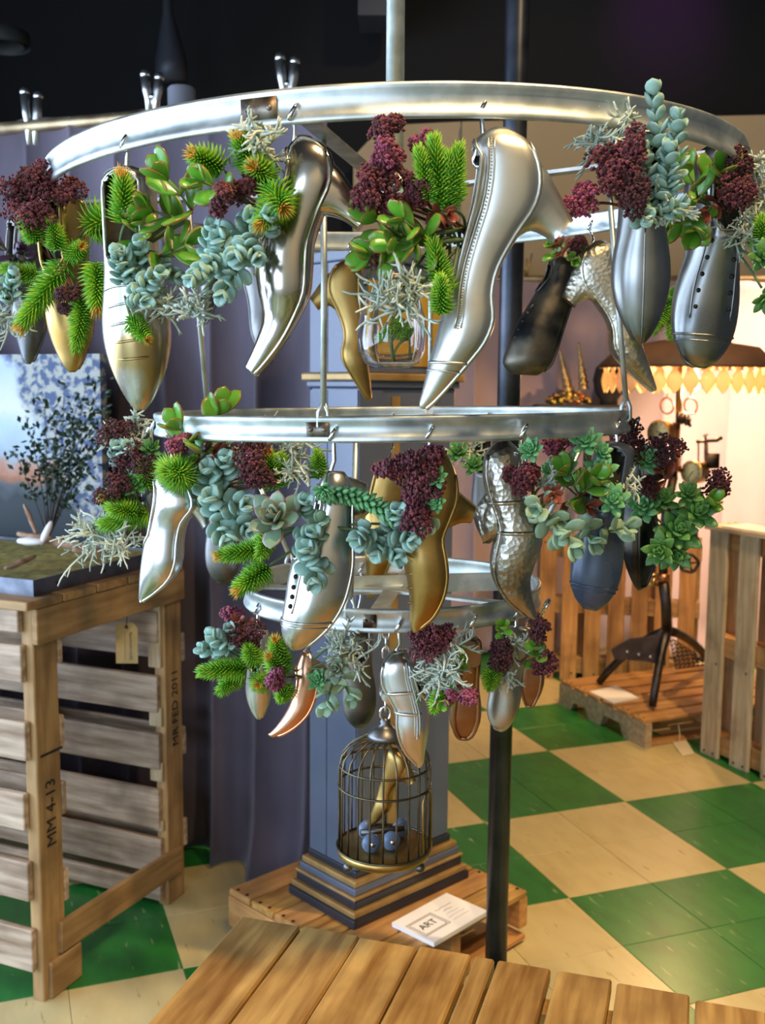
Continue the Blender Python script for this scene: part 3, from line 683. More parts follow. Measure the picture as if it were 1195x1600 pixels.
# spokes of the big hoop and the pipe that carries it
hub = Vector((RC.x, 1.7, ringpt('U', 90).z * .5 + ringpt('U', 270).z * .5))
for dg in (178, 257, 332, 77):
    e = ringpt('U', dg); x = (e - hub).normalized(); mb = MB()
    mb.box((hub + e) / 2, ((e - hub).length, .022, .005), frame3(x, ZU.cross(x), (0, 0, 0)).to_3x3()); sharp(mb.build('spoke', M['galvbar'], hc, False, off=HO))
for dg in (170, 262, 330, 80):
    e = ringpt('B', dg); hb = Vector((CXR['B'], 1.7, ringpt('B', 0).z)); x = (e - hb).normalized(); mb = MB()
    mb.box((hb + e) / 2 - ZU * .004, ((e - hb).length, .026, .004), frame3(x, ZU.cross(x), (0, 0, 0)).to_3x3()); sharp(mb.build('spoke', M['galv'], hc, False, off=HO))
mb = MB(); mb.tube([hub - ZU * .02, (P(613, 40, 1.7).x, 1.7, ZC - .01)], .0145, 16); mb.build('pipe', M['galv'], hc, off=HO)
mb = MB(); mb.lathe([(.03, -.02), (.03, .02), (.018, .03)], hub, 16); mb.build('hub_collar', M['galvbar'], hc, off=HO)
def rod(a, b, r=.0042, eye=True):
    a = Vector(a); b = Vector(b); mb = MB(); mb.tube([a, a.lerp(b, .5) + Vector((.001, 0, 0)), b + ZU * .02], r, 8)
    rd = mb.build('rod', M['galv'], hc, off=HO)
    mb = MB()                                      # forked eye gripping the lower hoop
    for s_ in (-1, 1): mb.tube([b + ZU * .026, b + Vector((s_ * .006, 0, .012)), b + Vector((s_ * .007, 0, -.006)), b + Vector((0, 0, -.012))], r * .8, 6)
    mb.build('rod_eye', M['galv'], rd, off=HO)
for px, dg, bk in ((293, 152, 1), (505, 256, 0), (672, 78, 1), (952, 338, 0)):
    b = ringpt('M', dg, .01); topz = hub.z - .005
    t = {152: P(293, 300, 1.7), 256: P(505, 190, b.y), 78: P(672, 330, b.y), 338: P(952, 230, 1.55)}[dg]; rod((t.x, t.y, topz if dg != 338 else topz + .0), b)
for dg, tb in ((255, 255), (140, 140), (20, 20)):
    b = ringpt('B', dg, .01); t = ringpt('M', tb, -.01); 
    if dg == 255: t = Vector((P(556, 690, b.y).x, b.y, t.z))
    rod(t, b)
# cross straps of the middle hoop carry the lower rods
for dg in (256, 78):
    pass
mb = MB(); e0, e1 = ringpt('M', 256), ringpt('M', 78); x = (e1 - e0).normalized()
mb.box((e0 + e1) / 2, ((e1 - e0).length, .02, .004), frame3(x, ZU.cross(x), (0, 0, 0)).to_3x3()); mb.build('cross_strap', M['galvbar'], hc, False, off=HO)
mb = MB(); e0, e1 = ringpt('M', 140), ringpt('M', 320); x = (e1 - e0).normalized()
mb.box((e0 + e1) / 2, ((e1 - e0).length, .02, .004), frame3(x, ZU.cross(x), (0, 0, 0)).to_3x3()); mb.build('cross_strap', M['galvbar'], hc, False, off=HO)
# flat strap seen inside the small hoop
e0, e1 = P(545, 915, 1.72), P(786, 908, 1.78); x = (e1 - e0).normalized(); mb = MB()
mb.box((e0 + e1) / 2, ((e1 - e0).length, .004, .032), frame3(x, ZU.cross(x), (0, 0, 0)).to_3x3()); mb.build('cross_strap', M['galv'], hc, False, off=HO)
# ================================================================== cast metal shoes, hung by the heel
def n4(pts, ref, s): return [tuple((v[0] - ref[0]) / s if i % 2 == 0 else 0 for i, v in ())]
def cr(p0, p1, p2, p3, t):
    return tuple(.5 * (2 * b + (c - a) * t + (2 * a - 5 * b + 4 * c - d) * t * t + (3 * b - a - 3 * c + d) * t ** 3) for a, b, c, d in zip(p0, p1, p2, p3))
def refine(S_, k=3):
    out = []; n = len(S_)
    for i in range(n - 1):
        for q in range(k): out.append(cr(S_[max(i - 1, 0)], S_[i], S_[i + 1], S_[min(i + 2, n - 1)], q / k))
    return out + [S_[-1]]
def tr4(rows, ref=(790, 205), s=415.0):      # profile rows: instep x, y, sole x, y, half width
    return [((a - ref[0]) / s, (b - ref[1]) / s, (c - ref[0]) / s, (d - ref[1]) / s, w) for a, b, c, d, w in rows]
TEMPL = {
 'heel': dict(sec=tr4([(768, 203, 795, 204, .03), (742, 222, 830, 230, .085), (735, 260, 848, 275, .098), (728, 310, 842, 318, .098), (719, 360, 812, 362, .092), (710, 410, 785, 410, .088), (703, 450, 777, 450, .092), (696, 485, 780, 487, .105), (688, 520, 768, 520, .102), (680, 550, 742, 553, .085), (672, 585, 708, 592, .055), (666, 612, 684, 616, .03), (668, 621, 674, 622, .012)]),
   heel=tr4([(822, 245, 790, 372, .085), (846, 255, 812, 362, .08), (868, 288, 832, 352, .062), (890, 328, 856, 362, .05), (895, 336, 862, 371, .052)]), open=(1.2, 6.3)),
 'pump': dict(sec=tr4([(772, 204, 798, 204, .03), (750, 222, 828, 226, .085), (752, 260, 846, 272, .10), (752, 310, 842, 318, .10), (742, 360, 814, 362, .094), (726, 410, 786, 410, .09), (710, 450, 777, 450, .098), (698, 485, 778, 487, .112), (688, 520, 764, 520, .112), (678, 555, 738, 556, .092), (670, 590, 704, 594, .058), (665, 612, 682, 616, .03), (668, 621, 673, 622, .01)]),
   heel=tr4([(822, 245, 790, 372, .085), (846, 255, 812, 362, .08), (868, 288, 832, 352, .062), (890, 328, 856, 362, .05), (895, 336, 862, 371, .052)]), open=(.9, 6.6)),
 'oxford': dict(sec=[(-.05, 0, .05, 0, .04), (-.13, .03, .13, .02, .10), (-.17, .10, .17, .08, .115), (-.19, .2, .18, .2, .115), (-.18, .3, .165, .3, .11), (-.15, .4, .15, .4, .11), (-.115, .5, .14, .5, .118), (-.085, .6, .14, .6, .138), (-.07, .7, .13, .7, .15), (-.06, .8, .115, .8, .148), (-.045, .88, .09, .88, .13), (-.025, .95, .07, .95, .092), (-.005, .982, .05, .982, .055), (.012, .996, .034, .996, .022)],
   heel=[(.15, .02, .15, .28, .105), (.2, .015, .2, .27, .108), (.25, .02, .245, .25, .098)], open=(1.0, 5.0)),
 'slip': dict(sec=[(-.05, 0, .05, 0, .04), (-.11, .03, .12, .02, .09), (-.14, .10, .16, .08, .105), (-.15, .2, .165, .2, .105), (-.15, .3, .15, .3, .105), (-.13, .4, .135, .4, .11), (-.11, .5, .13, .5, .122), (-.09, .6, .13, .6, .138), (-.075, .7, .125, .7, .14), (-.055, .8, .105, .8, .122), (-.035, .88, .08, .88, .092), (-.015, .95, .06, .95, .055), (.01, .995, .035, .995, .02)],
   heel=[(.13, .03, .13, .26, .09), (.2, .05, .19, .23, .075), (.26, .07, .25, .2, .065)], open=(1.0, 5.6)),
}
K = 24
def ringpos(sec, th, L):
    ta, tb, ba, bb, w = sec; c, s_ = math.cos(th), math.sin(th)
    if c < 0: c = -abs(c) ** .6; s_ = math.copysign(abs(s_) ** .75, s_)
    ma, mbb = (ta + ba) / 2, (tb + bb) / 2
    return Vector((ma + (ta - ba) / 2 * c, s_ * w, -(mbb + (tb - bb) / 2 * c))) * L
SHOES = {}
M['soil'] = noise_col(mat('potting_soil', rough=.95), (0.02, 0.015, 0.01), (0.05, 0.04, 0.02), 60, bump=.6)
def custom(ref, Lpx, rows, heel, opn, mirror=False, hk=.47, wide=.14):     # rows: instep x, y, sole x, y in pixels of the side view
    sg_ = -1 if mirror else 1
    def cv_(rows, k): return [(sg_ * (a - ref[0]) / Lpx, (b - ref[1]) / Lpx, sg_ * (c - ref[0]) / Lpx, (d - ref[1]) / Lpx, max(.028, min(wide, k * math.hypot(a - c, b - d) / Lpx))) for a, b, c, d in rows]
    return dict(sec=cv_(rows, hk), heel=[q[:4] + (w_,) for q, w_ in zip(cv_(heel, .4), (.085, .075, .055, .05))], open=opn)
TEMPL['U3'] = custom((470, 212), 358, [(466, 212, 486, 214), (449, 232, 515, 236), (440, 270, 524, 285), (427, 315, 506, 325), (408, 365, 491, 368), (400, 405, 488, 408), (404, 445, 484, 447), (411, 482, 464, 487), (403, 510, 444, 520), (394, 533, 422, 547), (386, 550, 405, 565), (383, 556, 398, 572)],
  [(505, 240, 485, 340), (530, 262, 505, 330), (556, 300, 532, 336), (574, 330, 556, 352)], (1.2, 5.5))
TEMPL['M1'] = custom((268, 735), 212, [(252, 735, 278, 736), (240, 752, 302, 758), (235, 785, 313, 788), (230, 815, 292, 815), (224, 845, 284, 848), (219, 872, 282, 878), (215, 900, 270, 905), (213, 925, 244, 928), (212, 940, 224, 941), (214, 946, 217, 946)],
  [(300, 750, 284, 800), (318, 772, 297, 800), (326, 800, 309, 813), (328, 816, 317, 827)], (.9, 4.6), wide=.2)
TEMPL['M3'] = custom((520, 735), 286, [(512, 735, 538, 737), (496, 758, 552, 762), (485, 800, 552, 802), (470, 840, 553, 850), (458, 872, 553, 882), (449, 905, 548, 912), (445, 933, 540, 938), (440, 960, 527, 963), (438, 985, 508, 987), (443, 1006, 486, 1007), (454, 1019, 468, 1019)],
  [(545, 745, 550, 815), (560, 750, 564, 812), (572, 755, 574, 806), (575, 757, 577, 804)], (1.0, 4.0), wide=.155)
TEMPL['M4'] = custom((690, 706), 288, [(681, 707, 700, 711), (660, 722, 713, 742), (646, 758, 717, 778), (637, 800, 707, 810), (629, 838, 696, 840), (628, 868, 701, 870), (636, 900, 704, 902), (641, 930, 698, 935), (643, 960, 683, 965), (643, 981, 665, 982), (648, 993, 655, 993)],
  [(700, 752, 692, 832), (718, 768, 706, 824), (733, 780, 722, 818), (745, 790, 737, 818)], (1.0, 4.6))
TEMPL['M5'] = custom((785, 688), 284, [(795, 688, 776, 690), (812, 705, 758, 710), (822, 740, 755, 745), (832, 780, 765, 785), (849, 818, 777, 820), (851, 850, 773, 850), (840, 885, 769, 880), (834, 910, 774, 907), (838, 937, 792, 937), (843, 957, 817, 959), (846, 969, 838, 971)],
  [(768, 760, 782, 842), (756, 778, 770, 846), (748, 790, 762, 850), (745, 795, 758, 852)], (1.0, 4.4), True)
TEMPL['U7'] = custom((880, 383), 200, [(872, 384, 890, 384), (860, 402, 904, 408), (846, 440, 901, 446), (826, 476, 891, 482), (806, 510, 880, 517), (795, 540, 871, 547), (790, 562, 862, 568), (801, 578, 843, 581)],
  [(893, 395, 888, 450), (905, 400, 900, 450), (915, 405, 910, 448), (917, 408, 912, 446)], (1.0, 2.6), wide=.18)
TEMPL['B3'] = custom((622, 1014), 194, [(636, 1014, 611, 1017), (651, 1030, 596, 1034), (659, 1056, 592, 1064), (666, 1086, 605, 1090), (671, 1115, 617, 1112), (673, 1140, 618, 1136), (670, 1165, 624, 1161), (667, 1185, 636, 1184), (665, 1200, 650, 1200), (661, 1208, 656, 1208)],
  [(604, 1036, 616, 1098), (597, 1055, 616, 1102), (593, 1075, 612, 1106), (591, 1085, 610, 1108)], (1.0, 3.6), True)
TEMPL['B2'] = custom((480, 1018), 140, [(472, 1018, 488, 1019), (462, 1040, 498, 1046), (458, 1070, 499, 1076), (455, 1095, 493, 1100), (447, 1115, 482, 1121), (436, 1133, 463, 1140), (425, 1147, 442, 1153), (417, 1154, 424, 1160)],
  [(492, 1030, 488, 1070), (503, 1036, 497, 1068), (512, 1044, 507, 1066), (515, 1048, 511, 1066)], (1.0, 3.0), wide=.16)
def shoe(key, px, py, ring, back, templ, Lpx, yaw, roll, m, label, where, decor=(), dY=0.0, hook=True, hx=None):
    Y = ringY(ring, px, back) + dY; top = P(px, py, Y); L = px2m(Lpx, Y); tp = TEMPL[templ]; sec = refine(tp['sec'], 3)
    Mx = Matrix.Translation(top) @ Matrix.Rotation(R(roll), 4, 'Y') @ Matrix.Rotation(R(yaw), 4, 'Z')
    t = thing('shoe_planter', None, label, 'shoe', 'cast metal shoes hung on the hoops', Mx)
    mb = MB(); o0, o1 = [int(q * 3) for q in tp['open']]
    jo = [j for j in range(K)]
    def ow(i):                                   # the opening narrows to rounded ends
        e = min(i - o0, o1 - i); return 1 if e < 1 else 2 if e < 2 else 3
    def skip(i, j):
        if not o0 <= i < o1: return False
        w_ = min(ow(i), ow(i + 1)); return j < w_ or j >= K - w_
    mb.rings([[ringpos(s_, 2 * math.pi * j / K, L) for j in range(K)] for s_ in sec], skip=skip)
    up = mb.build('upper', m, t); sd = up.modifiers.new('wall', 'SOLIDIFY'); sd.thickness = .0028; sd.offset = -1
    # rolled collar round the opening
    a1_ = 2 * math.pi / K; mb = MB()
    path = [ringpos(sec[i], a1_ * ow(i), L) for i in range(o0, o1 + 1)] + [ringpos(sec[o1], 0, L)] + [ringpos(sec[i], -a1_ * ow(i), L) for i in range(o1, o0 - 1, -1)] + [ringpos(sec[o0], 0, L)]
    mb.tube(path, .0022, 6, closed=True); mb.build('collar', m, up)
    a4 = [-1, -.5, 0, .5, 1]; mb = MB()      # potting soil filling the opening
    mb.rings([[ringpos(sec[i], R(52) * q, L) * .985 + Vector((.10 * L * (1 - .25 * abs(q)), 0, 0)) * (.55 if abs(q) == 1 else 1) for q in a4] for i in range(o0, o1 + 1)], closed_ring=False, cap0=False, cap1=False); mb.build('potting_soil', M['soil'], t)
    hs = refine(tp['heel'], 3); mb = MB(); mb.rings([[ringpos(s_, 2 * math.pi * j / 18, L) for j in range(18)] for s_ in hs]); hl = mb.build('heel', m, t); sharp(hl, 50)
    mb = MB()
    ne = len(sec) - 3          # one welt running down one side, round the toe and up the other
    mb.tube([ringpos(sec[i], R(138), L) * 1.002 for i in range(3, ne + 1)] + [ringpos(sec[ne], R(138 + a_), L) * 1.002 for a_ in (21, 42, 63)] + [ringpos(sec[i], -R(138), L) * 1.002 for i in range(ne, 2, -1)], .0026 if templ != 'oxford' else .0040, 6)
    sl = mb.build('sole_edge', m if 'soledark' not in decor else M['sole'], t)
    def line(th0, i0, i1, r, th1=None, n=14):
        pts = []
        for q in range(n + 1):
            f = q / n; x = i0 + (i1 - i0) * f; i = min(int(x), len(sec) - 2); fr = x - i; th = th0 + ((th1 if th1 is not None else th0) - th0) * f
            pts.append(ringpos(sec[i], th, L).lerp(ringpos(sec[i + 1], th, L), fr))
        return pts
    n_ = len(sec) - 1
    if 'seam' in decor:
        for sg_ in (-1, 1):
            mb = MB(); p_ = line(sg_ * R(62), 3, n_ * .62, .001, sg_ * R(70))
            for off in (-.0035, .0035): mb.tube([q + Vector((off, sg_ * .0008, 0)) for q in p_], .0013, 5)
            ss = mb.build('side_seam', m, up); ss['kind'] = 'stuff'
            mb = MB()
            for q in range(60):
                f = q / 59 * 13.999; i = int(f); mb.octa(p_[i].lerp(p_[i + 1], f - i) + Vector((0, sg_ * .0012, 0)), .0013)
            mb.build('stitching', m, up, True, 'stuff')
    if 'toecap' in decor:
        mb = MB(); x = n_ * .76; i = int(x)
        mb.tube([ringpos(sec[i], R(a), L) * 1.001 for a in range(-130, 131, 10)], .0018, 6); mb.tube([ringpos(sec[i + 1], R(a), L) * 1.001 for a in range(-130, 131, 10)], .0012, 6)
        mb.build('toe_cap_seam', m, up, True, 'stuff')
    if 'eyelets' in decor:
        for sg_ in (-1, 1):
            for q in range(5):
                c_ = line(sg_ * R(30), n_ * .42, n_ * .64, 1, n=4)[q]; mb = MB(); mb.ball(c_, .0034, seg=8, rows=5); mb.build('eyelet', M['nail'], up)
        for sg_ in (-1, 1):
            mb = MB(); mb.tube(line(sg_ * R(42), n_ * .38, n_ * .68, 1, sg_ * R(38)), .0016, 5); mb.build('facing_seam', m, up)
    if 'laces' in decor:
        for q in range(5):
            a_ = line(R(28), n_ * .42, n_ * .64, 1, n=4)[q]; b_ = line(-R(28), n_ * .42, n_ * .64, 1, n=4)[(q + 1) % 5]
            mb = MB(); mb.tube([a_, (a_ + b_) / 2 + Vector((-.004, 0, 0)), b_], .0018, 5); mb.build('lace', m, up)
    if 'wrinkles' in decor:
        for q in range(5):
            x = n_ * (.5 + .06 * q); i = int(x); mb = MB(); sp = 60 - 7 * q
            mb.tube([ringpos(sec[i], R(a), L) + Vector((-.0004, 0, .004 * math.cos(R(a * 1.6 + 40 * q)))) for a in range(-sp, sp + 1, 10)], [.0004] + [.0016] * (len(range(-sp, sp + 1, 10)) - 2) + [.0004], 6); mb.build('crease', m, up)
    if 'strap' in decor:
        for x in (n_ * .33, n_ * .45):
            i = int(x); mb = MB(); mb.tube([ringpos(sec[i], R(a), L) * 1.004 for a in range(50, 311, 10)], .003, 6); mb.build('strap', m, up)
    if 'center' in decor:
        mb = MB(); mb.tube([ringpos(sec[i], 0, L) for i in range(o1 + 1, n_ + 1)], .0012, 5); mb.build('centre_seam', m, up)
    if hook:
        rp = Vector((top.x, 0, 0)); r, zt2, h, tl = RINGS[ring]
        dx = top.x - CXR[ring]; zr = zt2 - h + .004 + math.sin(R(-tl)) * dx
        ro = Vector((top.x, top.y - dY, zr)); 
        if abs(dx) > r: ro.x = CXR[ring] + math.copysign(r, dx)
        bt = top - ZU * (.016 * L / .28)
        if hx is not None: sh_x = P(hx, py, Y).x - top.x; bt.x += sh_x; ro.x += sh_x; bt.z -= .012
        a_ = ro + ZU * .008; mid = (ro + bt) / 2; d = max((a_ - bt).length, .02)
        hk = thing('wire_hook', ro, f'bent chrome wire hook holding {where}', 'hook', 'wire hooks on the hoops')
        mb = MB(); pts = []
        for q in range(9): ang = R(-60 + 240 * q / 8); pts.append(a_ + Vector((.007 * math.sin(ang) * .7, -.008 * math.cos(ang), .009 * math.sin(ang))))
        pts.append(mid + Vector((.002, -.003, 0)))
        for q in range(9): ang = R(180 + 240 * q / 8); pts.append(bt + Vector((.007 * math.cos(ang), -.010 * math.cos(ang), .010 * math.sin(ang))))
        mb.tube(pts, .0028, 8); mb.build('wire', M['chrome'], hk, off=ro)
    SHOES[key] = (top, Y, L, where); return t
def scale_metal(name, c1, c2):
    m = metal(name, c1, c2, .22, .4); nt = m.node_tree; N = nt.nodes; Lk = nt.links
    tc = N.new('ShaderNodeTexCoord'); v = N.new('ShaderNodeTexVoronoi'); v.inputs['Scale'].default_value = 140; Lk.new(tc.outputs['Object'], v.inputs['Vector'])
    b = N.new('ShaderNodeBump'); b.inputs['Strength'].default_value = .5; b.inputs['Distance'].default_value = .002; Lk.new(v.outputs['Distance'], b.inputs['Height']); Lk.new(b.outputs[0], N['Principled BSDF'].inputs['Normal'])
    return m
M['silver'] = metal('polished_aluminium', (0.54, 0.54, 0.50), (0.70, 0.70, 0.66), .20, .34, 10)
M['pewter'] = metal('satin_aluminium', (0.55, 0.55, 0.47), (0.68, 0.67, 0.58), .30, .42, 9)
M['bronze'] = metal('bronzed_aluminium', (0.44, 0.39, 0.30), (0.62, 0.58, 0.50), .13, .22, 7)
M['gold'] = metal('gold_patina', (0.34, 0.20, 0.05), (0.54, 0.36, 0.12), .30, .46, 12)
M['greycast'] = metal('grey_cast_metal', (0.20, 0.21, 0.20), (0.36, 0.36, 0.33), .22, .36, 10)
M['darkcast'] = metal('dark_cast_metal', (0.11, 0.11, 0.105), (0.24, 0.23, 0.21), .3, .5, 12)
M['blackcast'] = metal('black_cast_metal', (0.03, 0.032, 0.034), (0.16, 0.14, 0.10), .3, .5, 14)
M['copper'] = metal('copper', (0.56, 0.26, 0.14), (0.74, 0.40, 0.24), .2, .34, 10)
M['brown'] = metal('brown_patina', (0.25, 0.13, 0.06), (0.40, 0.22, 0.10), .35, .5, 12)
M['olive'] = metal('olive_grey_cast', (0.34, 0.34, 0.26), (0.52, 0.50, 0.40), .3, .45, 10)
M['bluegrey'] = noise_col(mat('blue_grey_enamel', rough=.3, metal=.35), (0.045, 0.06, 0.082), (0.07, 0.09, 0.118), 8, rough=(.2, .34))
M['sole'] = mat('dark_sole', (0.02, 0.022, 0.025), .5)
M['silvergold'] = metal('silver_gold_patina', (0.48, 0.35, 0.15), (0.58, 0.58, 0.55), .2, .34, 11, lo=.42, hi=.56)
M['scale'] = scale_metal('reptile_silver', (0.22, 0.20, 0.15), (0.46, 0.43, 0.34))
M['scaleU'] = scale_metal('fishscale_silver', (0.5, 0.45, 0.3), (0.72, 0.68, 0.55))
SH = [
 ('U1', 197, 262, 'U', 0, 'slip', 368, 88, -2, 'silvergold', 'silver and gold cast slipper with creased toe hanging face-on', 'the creased silver slipper', ('wrinkles', 'soledark'), 0),
 ('U2', 92, 305, 'U', 0, 'slip', 268, 70, -2, 'gold', 'small gold-toed cast shoe hanging beside the creased silver slipper', 'the small gold-toed shoe', (), .05),
 ('U2b', 40, 340, 'U', 0, 'slip', 222, 40, 2, 'darkcast', 'dark pointed cast shoe half hidden behind the gold-toed shoe', 'the dark pointed shoe', (), .22),
 ('U3', 470, 212, 'U', 0, 'U3', 358, -4, 0, 'bronze', 'polished bronze-silver heeled boot with pointed toe under the hoop joint', 'the polished bronze heeled boot', (), 0),
 ('U4', 790, 203, 'U', 0, 'heel', 418, 0, 0, 'pewter', 'largest pale pewter heeled boot with a stitched side seam', 'the largest pewter boot', ('seam', 'toecap'), 0),
 ('U5', 1003, 205, 'U', 0, 'slip', 318, 84, -2, 'greycast', 'smooth grey cast shoe with pointed toe and centre seam', 'the smooth grey shoe', ('center',), 0),
 ('U6', 1135, 225, 'U', 0, 'oxford', 335, 92, 4, 'greycast', 'round-toed grey lace-up shoe with eyelets', 'the grey lace-up shoe', ('eyelets', 'toecap'), .02),
 ('U7', 880, 383, 'U', 1, 'U7', 200, 8, 0, 'blackcast', 'blackened cast boot with blunt toe behind the steel pole', 'the blackened boot', ('laces',), -.06),
 ('U8', 930, 378, 'U', 1, 'heel', 236, 180, -8, 'scaleU', 'fish-scale patterned silver heeled shoe with curved toe', 'the fish-scale heeled shoe', (), -.06),
 ('U9', 545, 405, 'U', 1, 'heel', 208, 180, 7, 'gold', 'gold heeled shoe hanging beside the glass bulb', 'the gold heeled shoe', (), -.05),
 ('U10', 402, 400, 'U', 1, 'slip', 165, 150, -8, 'darkcast', 'dark cast shoe peeping out behind the bronze heeled boot', 'the dark shoe behind the bronze boot', (), -.05),
 ('U11', 335, 392, 'U', 1, 'slip', 112, 20, 10, 'darkcast', 'tiny dark cast shoe behind the thin hoop rod', 'the tiny dark shoe', (), -.05),
 ('M1', 268, 735, 'M', 0, 'M1', 212, -4, 0, 'silver', 'bright silver pointed pump with arched heel', 'the bright silver pump', (), 0),
 ('M2', 346, 728, 'M', 1, 'oxford', 188, 90, 0, 'darkcast', 'worn dark grey round-toed shoe behind the silver pump', 'the worn dark grey shoe', (), -.1),
 ('M3', 520, 735, 'M', 0, 'M3', 286, 14, 0, 'silver', 'silver cap-toe oxford with eyelets and thick welt', 'the silver cap-toe oxford', ('eyelets', 'toecap'), 0),
 ('M4', 690, 706, 'M', 0, 'M4', 288, 4, 0, 'gold', 'aged gold heeled boot with creased instep', 'the aged gold boot', ('wrinkles',), 0),
 ('M5', 785, 688, 'M', 0, 'M5', 284, 178, 0, 'scale', 'grey reptile-textured heeled boot with curled toe', 'the reptile-textured boot', ('strap',), .03),
 ('M6', 962, 690, 'M', 0, 'oxford', 270, 72, 7, 'bluegrey', 'smooth blue-grey round-toed shoe under green rosettes', 'the blue-grey shoe', ('toecap',), 0),
 ('M7', 988, 700, 'M', 0, 'slip', 226, -50, -4, 'blackcast', 'dark green-black shoe turned sole outward', 'the dark sole-out shoe', (), .06),
 ('M8', 764, 652, 'M', 1, 'slip', 200, 60, 0, 'darkcast', 'dark cast shoe behind the reptile-textured boot', 'the dark shoe behind the reptile boot', (), -.05),
 ('M9', 612, 720, 'M', 1, 'slip', 222, 0, 10, 'gold', 'dull bronze shoe behind the small hoop rod', 'the dull bronze shoe', ('wrinkles',), -.12),
 ('B1', 402, 985, 'B', 0, 'slip', 148, 80, 0, 'silver', 'small silver almond-toed shoe on the lowest hoop', 'the small silver shoe', (), 0),
 ('B2', 480, 1018, 'B', 0, 'B2', 140, 2, 0, 'copper', 'shiny copper pump with pointed toe', 'the copper pump', (), 0),
 ('B3', 622, 1014, 'B', 0, 'B3', 194, 176, 0, 'silver', 'silver strapped heeled shoe above the birdcage', 'the silver strapped shoe', ('seam', 'strap'), 0),
 ('B5', 733, 992, 'B', 0, 'oxford', 170, -90, 2, 'brown', 'bronze-brown shoe showing its worn sole', 'the bronze-brown shoe', (), .05),
 ('B4', 805, 980, 'B', 0, 'oxford', 172, 55, 9, 'olive', 'olive-grey plain slipper on the lowest hoop', 'the olive-grey slipper', (), 0),
 ('B6', 836, 965, 'B', 0, 'slip', 148, -100, 2, 'brown', 'dark brown shoe at the end of the lowest hoop', 'the dark brown shoe', (), .12),
 ('B7', 562, 962, 'B', 1, 'oxford', 185, 92, 0, 'darkcast', 'matt dark grey shoe hanging behind the birdcage top', 'the matt dark grey shoe', (), -.06),
]
for k, px, py, rg, bk, tm_, L_, yw, rl, m_, lab, wh, dec, dY in SH: shoe(k, px, py, rg, bool(bk), tm_, L_, yw, rl, M[m_], lab, wh, dec, dY, hx={'U4': 752, 'M4': 670, 'U3': 458, 'M5': 812}.get(k))
# ================================================================== plants
def leafmat(name, col, col2, edge=None, ew=.55, rough=.4, rand=.18, ss=.0):
    m = mat(name, col, rough); nt = m.node_tree; N = nt.nodes; Lk = nt.links; b = N['Principled BSDF']
    tc = N.new('ShaderNodeTexCoord'); oi = N.new('ShaderNodeObjectInfo'); nz = N.new('ShaderNodeTexNoise'); nz.inputs['Scale'].default_value = 2.5; Lk.new(tc.outputs['Object'], nz.inputs['Vector'])
    mx = N.new('ShaderNodeMix'); mx.data_type = 'RGBA'; mx.inputs[6].default_value = (*col, 1); mx.inputs[7].default_value = (*col2, 1); Lk.new(nz.outputs['Fac'], mx.inputs[0]); out = mx.outputs[2]
    if edge:
        sp = N.new('ShaderNodeSeparateXYZ'); Lk.new(tc.outputs['Object'], sp.inputs[0])
        x = N.new('ShaderNodeMath'); x.operation = 'MULTIPLY_ADD'; x.inputs[1].default_value = 2; x.inputs[2].default_value = -1.05; Lk.new(sp.outputs['X'], x.inputs[0])
        x2 = N.new('ShaderNodeMath'); x2.operation = 'POWER'; x2.inputs[1].default_value = 2; Lk.new(x.outputs[0], x2.inputs[0])
        y = N.new('ShaderNodeMath'); y.operation = 'MULTIPLY'; y.inputs[1].default_value = 1 / ew * 2; Lk.new(sp.outputs['Y'], y.inputs[0])
        y2 = N.new('ShaderNodeMath'); y2.operation = 'POWER'; y2.inputs[1].default_value = 2; Lk.new(y.outputs[0], y2.inputs[0])
        s_ = N.new('ShaderNodeMath'); s_.operation = 'ADD'; Lk.new(x2.outputs[0], s_.inputs[0]); Lk.new(y2.outputs[0], s_.inputs[1])
        mr = N.new('ShaderNodeMapRange'); mr.inputs['From Min'].default_value = .52; mr.inputs['From Max'].default_value = 1.0; Lk.new(s_.outputs[0], mr.inputs['Value'])
        m2 = N.new('ShaderNodeMix'); m2.data_type = 'RGBA'; m2.inputs[7].default_value = (*edge, 1); Lk.new(mr.outputs[0], m2.inputs[0]); Lk.new(out, m2.inputs[6]); out = m2.outputs[2]
    hv = N.new('ShaderNodeHueSaturation'); Lk.new(out, hv.inputs['Color']); mr = N.new('ShaderNodeMapRange'); mr.inputs['To Min'].default_value = 1 - rand; mr.inputs['To Max'].default_value = 1 + rand; Lk.new(oi.outputs['Random'], mr.inputs['Value']); Lk.new(mr.outputs[0], hv.inputs['Value']); Lk.new(hv.outputs[0], b.inputs['Base Color'])
    b.inputs['Subsurface Weight'].default_value = ss
    return m
M['lS'] = leafmat('blue_green_leaf', (0.19, 0.35, 0.27), (0.38, 0.55, 0.44), rough=.5)
M['lS2'] = leafmat('grey_green_leaf', (0.21, 0.36, 0.20), (0.38, 0.52, 0.33), rough=.5)
M['lJ'] = leafmat('jade_leaf', (0.055, 0.24, 0.015), (0.16, 0.40, 0.035), (0.30, 0.09, 0.03), .62, .28)
M['lJd'] = leafmat('purple_leaf', (0.035, 0.015, 0.03), (0.07, 0.03, 0.05), None, .6, .4)
M['lJr'] = leafmat('red_leaf', (0.16, 0.04, 0.025), (0.30, 0.07, 0.03), None, .6, .35)
M['lA'] = leafmat('rosette_leaf', (0.09, 0.31, 0.10), (0.21, 0.48, 0.19), None, .5, .4)
M['lAd'] = leafmat('deep_rosette_leaf', (0.05, 0.17, 0.04), (0.13, 0.30, 0.06), None, .5, .4)
M['lE'] = leafmat('pinkish_rosette_leaf', (0.14, 0.27, 0.12), (0.24, 0.32, 0.2), (0.30, 0.13, 0.14), .6, .4)
